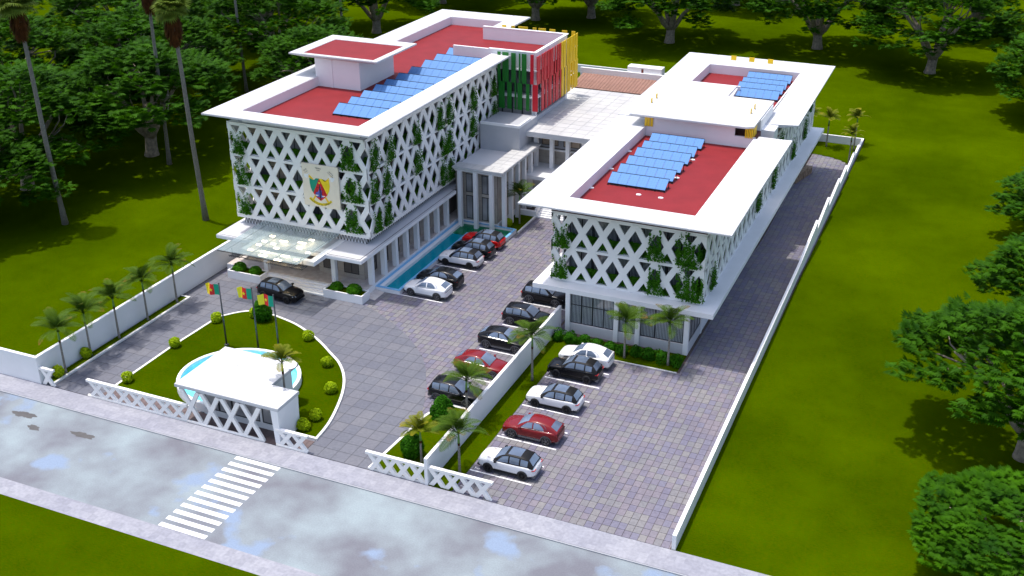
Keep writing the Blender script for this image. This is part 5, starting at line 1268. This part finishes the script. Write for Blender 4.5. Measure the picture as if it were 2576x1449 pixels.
for x, y, w, s in ((-59.7, 77.0, 'on the far edge of the island behind the flags', 1.0), (-35.75, 67.7, 'on the corner lawn beside the dividing wall, farther one', 1.08), (-35.8, 62.6, 'on the corner lawn behind the lattice fence, nearer one', .95)):
    plant('conical_bush', x, y, .1, [('foliage', con), ('stem', stem)], 'dark green rounded cone bush '+w, 'bush', 'dark conical bushes', s, x)
pb = bush_data('foliage', .72, .52, 1700, .13, 'hedge_leaf', 8, zmin=-.55, lump=.05)
for x, y, s, w in ((-67.5, 84.4, 1.0, 'left bush in the left entrance planter'), (-65.6, 84.4, .88, 'right bush in the left entrance planter'), (-55.9, 84.4, .92, 'left bush in the right entrance planter'), (-53.9, 84.4, 1.08, 'right bush in the right entrance planter')):
    plant('dome_bush', x, y, .78, [('foliage', pb)], 'dark green clipped dome bush, '+w, 'bush', 'bushes in the entrance planters', s, x)
# hedges: leafy strips
def hedge(name, x0, x1, y0, y1, z0, z1, n, size, mat, label, seed, lump=.2, group=None):
    rg = random.Random(seed); b = MB(); L_ = max(x1-x0, y1-y0)
    alongx = (x1-x0) > (y1-y0)
    for _ in range(n):
        u, v, t = rg.random(), rg.random(), rg.random()**.5
        s = u*L_
        top = 1-lump*(.5+.5*sin(s*2.1+seed)*sin(s*.9+1.3))-lump*.4*rg.random()
        a, c = (u, v) if alongx else (v, u)
        x, y = x0+(x1-x0)*a, y0+(y1-y0)*c
        leafquad(b, (x, y, z0+(z1-z0)*t*top), Vector((0, 0, .6))+rdir(rg), size, rg, mat)
    return b.build(name, None, label, 'hedge', group)
rg0 = random.Random(4)
for i in range(10):
    x = -32.3+1.24*i
    q = bush_data('foliage', .66, .62, 900, .17, 'shrub_leaf', 40+i, zmin=-.7, lump=.3)
    plant('hedge_bush', x, 84.55-.03*i+rg0.uniform(-.12, .12), .03, [('foliage', q)], 'bright green hedge bush before the annex windows, %s from the left' % ORD[i], 'bush', 'hedge bushes before the annex', .88, i)
FL = ['bottom', 'middle', 'top']
for k in range(3):
    z = 5.45+3.3*k
    hedge('planter_hedge', -69.2, -54.1, 87.93, 88.40, z+.05, z+1.35, 11000, .19, 'hedge_leaf', 'green planter hedge along the crest side, %s floor of the main block' % FL[k], k)
    hedge('planter_hedge', -54.55, -53.9, 88.7, 117.5, z+.05, z+1.3, 18000, .19, 'hedge_leaf', 'green planter hedge along the long pool side, %s floor of the main block' % FL[k], k+3)
for k in range(2):
    z = 4.55+3.3*k
    hedge('planter_hedge', -34.0, -20.4, 87.97, 88.45, z+.05, z+1.35, 10000, .19, 'hedge_leaf', 'green planter hedge along the front of the annex, %s floor' % ('lower', 'upper')[k], k+7)
    hedge('planter_hedge', -20.85, -20.25, 88.7, 142, z+.05, z+1.05, 18000, .2, 'ivy_leaf', 'green planter hedge along the service drive side of the annex, %s floor' % ('lower', 'upper')[k], k+9)
# climbing plants on the screens
def climber_data(seed, w=1.5, h=2.9, n=560, size=.14):
    rg = random.Random(seed); b = MB()
    strands = []
    for _ in range(11):
        x = rg.gauss(0, w*.30); top = h*rg.uniform(.30, 1.0)
        strands.append((x, top, rg.uniform(-.12, .12), rg.uniform(.06, .17)))
    for _ in range(n):
        x, top, dr, sp = rg.choice(strands); t = rg.random()**1.25
        px = x+dr*sin(t*4+x*7)+rg.gauss(0, sp*(1.25-t)); pz = top*t
        leafquad(b, (px, -.06+rg.gauss(0, .09), pz), Vector((0, -1, .3))+rdir(rg)*.9, size, rg, 'ivy_leaf', .7)
    return b.data('foliage')
CD = [climber_data(60+i, 1.5+.25*(i % 2), 2.7+.3*(i % 3)) for i in range(4)]
def climber(x, y, z, face, label, k, sx=1):
    r = empty('climbing_plant', (x, y, z), label, 'climbing plant', 'climbing plants on the lattice screens'); r.rotation_euler = (0, 0, 0 if face == 'f' else pi/2)
    o = bpy.data.objects.new('foliage', CD[k % 4]); COL.objects.link(o); o.parent = r; o.scale = (sx, 1, 1)
i = 0
for z, fl in ((11.95, 'top'), (8.65, 'middle'), (5.4, 'bottom')):
    climber(-68.5, 87.55, z+.3, 'f', 'climbing plant at the left corner of the crest side, %s floor' % fl, i); i += 1
    climber(-55.3, 87.55, z+.3, 'f', 'climbing plant at the right corner of the crest side, %s floor' % fl, i, 1.25); i += 1
top_y = [88.8, 92.2, 97.7, 103.3, 105.2, 111.5, 117.0]
for n_, y in enumerate(top_y): climber(-53.45, y, 12.1, 's', 'climbing plant on the long pool side, top floor, %s from the front' % ORD[n_], i); i += 1
for n_, y in enumerate([88.8, 91.0, 97.8, 103.9, 105.5, 111.1, 117.2]): climber(-53.45, y, 8.9, 's', 'climbing plant on the long pool side, middle floor, %s from the front' % ORD[n_], i); i += 1
for n_, y in enumerate([88.9, 91.2, 103.4, 105.3]): climber(-53.45, y, 5.6, 's', 'climbing plant on the long pool side, bottom floor, %s from the front' % ORD[n_], i); i += 1
for n_, (x, z) in enumerate([(-33.5, 7.9), (-24.3, 8.1), (-22.1, 8.1), (-21.3, 7.9)]): climber(x, 87.6, z, 'f', 'climbing plant on the annex front, upper floor, %s from the left' % ORD[n_], i, 1.1); i += 1
for n_, (x, z) in enumerate([(-33.6, 4.8), (-24.2, 4.8), (-21.9, 4.9), (-20.8, 4.7)]): climber(x, 87.6, z, 'f', 'climbing plant on the annex front, lower floor, %s from the left' % ORD[n_], i, 1.05); i += 1
for n_, (y, z) in enumerate([(90.5, 5.0), (109.6, 5.6), (117.1, 5.4), (119.3, 8.6), (128.5, 5.2), (136.3, 5.4), (138.5, 8.2)]): climber(-19.8, y, z, 's', 'climbing plant on the service drive side of the annex, %s from the front' % ORD[n_], i, 1.2); i += 1
b = plant('drive_bush', -21.2, 140.6, -1.0, [('foliage', bush_data('foliage', .8, .9, 900, .2, 'shrub_leaf', 77, zmin=-.8, lump=.2))], 'green bush above the brown rubble wall by the service drive', 'bush', None, 1.1)

# ------------------------------------------------------------------ garden palms
def frond_data(seed, L=2.45, mat='frond', leaf_l=.68, n=36, droop=1.0):
    rg = random.Random(seed); b = MB(); pts = []
    for i in range(13):
        t = i/12; pts.append(Vector((L*t*(1-.10*t), 0, L*(.55*t-.75*droop*t*t))))
    b.tube(pts, [.022*(1-.8*i/12)+.004 for i in range(13)], mat, 4)
    for i in range(n):
        t = .16+.82*i/(n-1); k = t*12; i0 = min(11, int(k)); p = pts[i0].lerp(pts[i0+1], k-i0); tan_ = (pts[i0+1]-pts[i0]).normalized()
        ll = leaf_l*(sin(pi*min(1, t*.9+.12))**.6)*rg.uniform(.85, 1.1)
        for sg in (1, -1):
            side = Vector((0, sg, 0)); d = (tan_*.62+side*.85+Vector((0, 0, .22))).normalized(); up = d.cross(tan_*sg).normalized()
            w = tan_*.022; e = p+d*ll*.55; tip = p+d*ll+Vector((0, 0, -.20*ll)); 
            b.add([p-w*.5, p+w*.5, e+w, e-w, tip], [(0,1,2,3), (3,2,4)], mat)
    return b.data('frond')
FD = [frond_data(i) for i in range(3)]; FDY = [frond_data(10+i, 1.9, 'frond_yellow', .55, 32, .8) for i in range(2)]
def palm_proto(h, seed, fds, lean=0.0, nf=17, shaft=.85, rad=.10):
    rg = random.Random(seed); r = empty('garden_palm', (0, 0, 0))
    pts = [Vector((lean*(t/8)**2, 0, -.05+(h-shaft+.05)*t/8)) for t in range(9)]
    b = MB(); rr = [rad*1.35]+[rad*(1.05-.25*t/8) for t in range(1, 9)]; b.tube(pts, rr, 'palm_trunk', 9)
    for k in range(int(h*5)):
        t = k/(h*5); z = t*(h-shaft); x = lean*t*t; b.lathe([(rad*(1.08-.25*t), z), (rad*(1.14-.25*t), z+.02), (rad*(1.06-.25*t), z+.05)], 'palm_trunk', 9, o=(x, 0, 0))
    o = b.build('trunk'); o.parent = r
    b = MB(); x = lean; b.tube([(x, 0, h-shaft), (x, 0, h-shaft*.6), (x, 0, h)], [rad*1.05, rad*.9, rad*.55], 'palm_shaft', 8); b.tube([(x, 0, h-shaft-.22), (x, 0, h-shaft+.03)], [rad*.88, rad*1.08], 'dead_leaf', 8)
    o = b.build('crown_shaft'); o.parent = r
    for k in range(nf):
        o = bpy.data.objects.new('frond', fds[k % len(fds)]); COL.objects.link(o); o.parent = r; o.location = (x, 0, h-.05)
        el = -.10-.85*(k % 4)/3 + rg.uniform(-.12, .12) if k < nf-2 else -1.25
        o.rotation_euler = Euler((rg.uniform(-.3, .3), el, 2*pi*k/nf*1.62+rg.uniform(-.25, .25)), 'XYZ'); s = rg.uniform(.88, 1.08); o.scale = (s, s, s)
    return r
PP = {}
def palm(x, y, h, label, yellow=False, z=.1, rz=0, s=1.0, grp='garden palms'):
    key = (round(h*2)/2, yellow)
    if key not in PP: o = PP[key] = palm_proto(h, int(h*10), FDY if yellow else FD)
    else: o = copy_tree(PP[key])
    o.location = (x, y, z); o.rotation_euler = (0, 0, rz); o.scale = (s, s, s); tag(o, label, 'palm', grp); return o
for k, (x, y, h) in enumerate([(-69.57, 61.8, 4.1), (-69.75, 65.1, 4.3), (-69.7, 68.7, 3.8), (-69.68, 72.65, 4.1), (-69.57, 76.8, 4.2)]): palm(x, y, h, 'feathery palm along the left white wall, %s from the road' % ORD[k], rz=k*1.1, s=1.0)
palm(-47.95, 63.7, 4.9, 'yellowish palm standing in the notch of the gatehouse roof', True, rz=.4, s=1.0)
palm(-31.42, 61.9, 3.5, 'feathery palm right of the dividing wall nearest the road', rz=2.0)
palm(-34.2, 69.0, 3.6, 'feathery palm left of the dividing wall in front of the nearest black suv', rz=.7)
palm(-31.68, 76.7, 3.8, 'feathery palm right of the dividing wall, beside the white coupe suv', rz=3.1)
palm(-34.7, 62.0, 2.9, 'small yellowish palm beside the nearer dark cone bush', True, rz=1.7, s=.95)
palm(-25.65, 83.6, 3.6, 'feathery palm in front of the annex windows, left of two', rz=.2)
palm(-21.69, 83.85, 3.9, 'feathery palm in front of the annex windows, right of two at the corner', rz=2.6)
palm(-46.5, 108.6, 3.3, 'feathery palm on the small lawn beside the portico columns', rz=1.2, s=1.0)
for k, (x, y, h, w) in enumerate([(-19.2, 153.4, 4.0, 'second from the left'), (-15.46, 153.1, 4.6, 'tallest at the back wall corner'), (-15.3, 147.4, 4.1, 'nearest to the paved curve'), (-22.0, 154.5, 4.0, 'leftmost, half hidden by the annex')]):
    palm(x, y, h, 'yellow tipped palm on the far lawn behind the annex, '+w, True, z=-.95, rz=k*1.9, s=1.0)

# ------------------------------------------------------------------ tall fan palms
def fan_leaf_data(seed):
    rg = random.Random(seed); b = MB(); b.tube([(0, 0, 0), (.9, 0, .12)], [.035, .02], 'fan_leaf', 4)
    n = 20
    for k in range(n):
        a = -2.0+4.0*k/(n-1); d = Vector((cos(a), sin(a), 0)); s = Vector((-sin(a), cos(a), 0)); L_ = 1.25*(1-.12*abs(a))*rg.uniform(.9, 1.05); o = Vector((.9, 0, .12))
        b.add([o, o+d*L_*.6+s*.09+Vector((0, 0, .06)), o+d*L_+Vector((0, 0, -.28)), o+d*L_*.6-s*.09+Vector((0, 0, .06))], [(0,1,2,3)], 'fan_leaf')
    return b.data('fan_leaf')
FAN = [fan_leaf_data(i) for i in range(2)]
def fan_palm(x, y, h, lean, label, seed, w=.30):
    rg = random.Random(seed); r = empty('fan_palm', (x, y, 0), label, 'palm', 'tall fan palms')
    P = [(lean*(t/10)**1.4, lean*.15*sin(t*.5), -.1+h*t/10) for t in range(11)]
    b = MB(); b.tube(P, [w*1.35]+[w*(1-.35*t/10) for t in range(1, 11)], 'palm_bark', 10); o = b.build('trunk'); o.parent = r
    c = Vector(P[-1])
    b = MB()
    for _ in range(420):
        a = rg.uniform(0, 6.28); t = rg.random(); rad = .3+.8*sin(pi*min(1, t*.85+.12))*rg.uniform(.6, 1.1); z = -t*3.0
        p = c+Vector((cos(a)*rad*.75, sin(a)*rad*.75, z)); d = Vector((cos(a)*.3, sin(a)*.3, -.9)); s = Vector((-sin(a), cos(a), 0))*.10
        b.add([p-s, p+s, p+d+s*.3, p+d-s*.3], [(0,1,2,3)], 'dead_leaf')
    o = b.build('dead_skirt'); o.parent = r
    for k in range(34):
        o = bpy.data.objects.new('fan_leaf', FAN[k % 2]); COL.objects.link(o); o.parent = r; o.location = c+Vector((0, 0, .15))
        o.rotation_euler = Euler((rg.uniform(-.5, .5), -1.2+1.75*(k/33)+rg.uniform(-.1, .1), k*2.4+rg.uniform(-.2, .2)), 'XYZ'); s = rg.uniform(.95, 1.25); o.scale = (s, s, s)
fan_palm(-94.7, 88.3, 24.8, -1.3, 'tall thin fan palm at the left edge with a brown dead skirt', 1)
fan_palm(-97.07, 109.6, 23.5, .6, 'tall fan palm behind, left of the pair near the roof corner', 2, .27)
fan_palm(-80.57, 95.7, 24.0, -1.1, 'tall fan palm in front, right of the pair, nearest the main roof', 3)
fan_palm(-108.4, 142.5, 19.5, -.5, 'tall fan palm trunk crossing the dark trees left of the roof room', 4, .26)
fan_palm(-102.5, 163.0, 19.0, -.4, 'tall fan palm trunk behind the main roof, farthest of the fan palms', 5, .26)

# ------------------------------------------------------------------ big spreading trees
def tree_proto(seed, R=11.0, H=15.0, fork=2.5, npads=64, sk0=4.4, sk1=7.4):
    rg = random.Random(seed); tr = MB(); cr = MB()
    pads = []
    for k in range(npads):
        t = (k+.5)/npads; a = k*2.39996+rg.uniform(-.3, .3); rad = R*sqrt(t)*rg.uniform(.86, 1.0)
        top = H-(H-7.2)*(rad/R)**2.2
        z = top-rg.uniform(.6, 2.4); pads.append((Vector((rad*cos(a), rad*sin(a), z)), rg.uniform(1.3, 2.35)))
    for k in range(int(npads*.5)):       # lower skirt
        a = rg.uniform(0, 6.28); rad = R*rg.uniform(.60, 1.0); pads.append((Vector((rad*cos(a), rad*sin(a), rg.uniform(sk0, sk1))), rg.uniform(1.1, 1.8)))
    lobes = [rg.uniform(0, 6.28) for _ in range(5)]
    for i, (c, pr) in enumerate(pads):
        f = 1+.10*sum(cos(2*(atan2(c.y, c.x)-l)) for l in lobes)/2; c.x *= f; c.y *= f
    # trunk and limbs
    w = .50+R*.022
    tr.tube([(0, 0, -.3), (.05, 0, .5), (.12, .03, fork*.6), (.2, .0, fork)], [w*1.35, w*1.05, w*.92, w*.95], 'bark', 12)
    nl = 7
    for k in range(nl):
        a = 2*pi*k/nl+rg.uniform(-.3, .3); out = R*rg.uniform(.45, .7) if k else R*.1; zt = H*rg.uniform(.55, .72)
        p0 = Vector((.2, 0, fork-.55)); d = Vector((cos(a), sin(a), 0))
        pts = [p0, p0+d*out*.16+Vector((0, 0, 1.1)), p0+d*out*.38+Vector((0, 0, (zt-fork)*.48)), p0+d*out*.72+Vector((0, 0, (zt-fork)*.8)), p0+d*out+Vector((0, 0, zt-fork))]
        tr.tube(pts, [w*.60, w*.56, w*.42, w*.28, w*.13], 'bark', 8)
        near = sorted(pads, key=lambda q: (q[0]-pts[-1]).length)[:5]
        for c, pr in near: tr.tube([pts[-2], (pts[-1]+c)/2+Vector((0, 0, -.4)), c+Vector((0, 0, -.3))], [w*.16, w*.10, .04], 'bark', 5)
    # leaf sprays: drooping fans of leaflets
    for c, pr in pads:
        n = int(20*pr*pr)
        for _ in range(n):
            d = rdir(rg); d.z = abs(d.z)*.9-.22; d.normalize()
            k = rg.random()**.28*rg.choice((1, 1, 1, 1.18))
            p = c+Vector((d.x*pr, d.y*pr, d.z*pr*.62))*k
            outd = Vector((p.x-c.x*.6, p.y-c.y*.6, 0)); outd = (outd.normalized() if outd.length > .1 else Vector((1, 0, 0)))
            outd = (outd+rdir(rg)*.8+Vector((0, 0, .15))); outd.z *= .75; outd.normalize()
            sidev = outd.cross(Vector((0, 0, 1))).normalized(); upv = sidev.cross(outd); ln = rg.uniform(.55, .85)
            for q in range(-3, 4):
                an = q*.36; dd = (outd*cos(an)+sidev*sin(an)+upv*(.12-.07*abs(q))+Vector((0, 0, -.12))).normalized(); st_ = outd*(.30*(1-abs(q)/4)*ln); base = p+st_
                L_ = ln*(1-.07*abs(q)); sv = dd.cross(upv).normalized()*.085*ln/.7
                cr.add([base, base+dd*L_*.55+sv+upv*.03, base+dd*L_, base+dd*L_*.55-sv+upv*.03], [(0,1,2,3)], 'tree_leaf')
    return tr.data('trunk'), cr.data('crown')
TP = [tree_proto(11), tree_proto(23), tree_proto(37), tree_proto(51, 11.0, 13.5, 2.7, 58, 6.2, 8.2)]
def tree(x, y, k, s, rz, label, sz=None, z=0):
    r = empty('broadleaf_tree', (x, y, z), label, 'tree', 'big spreading trees around the compound'); r.rotation_euler = (0, 0, rz); r.scale = (s, s, sz or s)
    for nm, me in (('trunk', TP[k][0]), ('crown', TP[k][1])):
        o = bpy.data.objects.new(nm, me); COL.objects.link(o); o.parent = r
TREES = [(-101.7, 111.7, 3, 1.12, .4, 'big spreading tree with a forked pale trunk left of the main block'),
 (-107.5, 95.5, 1, 1.05, 1.7, 'big spreading tree left of the leftmost tall palm, its trunk low at the edge'),
 (-104.0, 83.0, 2, .9, 3.0, 'low leafy tree at the left edge below the other trees'),
 (-113.0, 126.0, 1, 1.1, 4.4, 'dark tree behind the two tall palms on the left'),
 (-128.0, 112.0, 0, 1.15, 2.2, 'big tree at the far left behind the leftmost palm'),
 (-108.5, 151.5, 2, 1.1, .9, 'dark tree with a bare trunk seen left of the roof room'),
 (-91.0, 138.0, 0, .86, 5.2, 'tree just left of the long roof edge of the main block'),
 (-131.0, 143.0, 2, 1.2, 1.2, 'dark tree behind the grove at the upper left'),
 (-152.0, 128.0, 1, 1.2, 3.9, 'tree at the upper left corner behind the grove'),
 (-109.7, 186.4, 1, 1.1, 5.5, 'tree behind the far left corner of the main roof'),
 (-126.0, 172.0, 0, 1.15, .3, 'dark tree deep in the grove behind the fan palms'),
 (-150.0, 165.0, 2, 1.2, 2.8, 'tree at the back of the left grove near the top edge'),
 (-110.5, 216.0, 2, 1.1, 3.3, 'far tree whose trunk stands at the top edge above the main roof'),
 (-85.7, 208.5, 0, 1.12, 1.9, 'tree behind the main roof, left of two trunks close together'),
 (-76.0, 214.5, 1, 1.1, 4.8, 'tree behind the main roof, right of two trunks close together'),
 (-55.5, 200.2, 2, 1.15, .7, 'big tree on the far lawn above the coloured fins'),
 (-29.5, 206.0, 0, 1.15, 2.6, 'big tree with a thick trunk on the far lawn above the annex'),
 (-9.3, 196.2, 1, 1.12, 5.9, 'big spreading tree on the far lawn at the upper right'),
 (9.5, 176.0, 2, .86, 1.4, 'tree at the upper right edge beside the big far tree'),
 (10.9, 128.0, 0, .80, 3.6, 'low round tree on the right lawn at the edge of view', .56),
 (11.5, 100.0, 1, .84, 2.0, 'tree at the right edge behind the big near tree'),
 (7.3, 80.8, 3, .84, 4.1, 'big near tree on the right lawn throwing a dark shadow', .92),
 (7.6, 64.5, 0, .66, 1.1, 'nearest tree at the lower right corner', .44),
 (-4.0, 231.0, 0, 1.1, .2, 'tree beyond the big far tree at the top right'),
 (-52.0, 238.0, 1, 1.1, 2.9, 'tree far behind the coloured fins at the top edge'),
 (20.0, 205.0, 1, 1.1, 3.2, 'tree beyond the top right corner')]
for t in TREES: tree(*t)
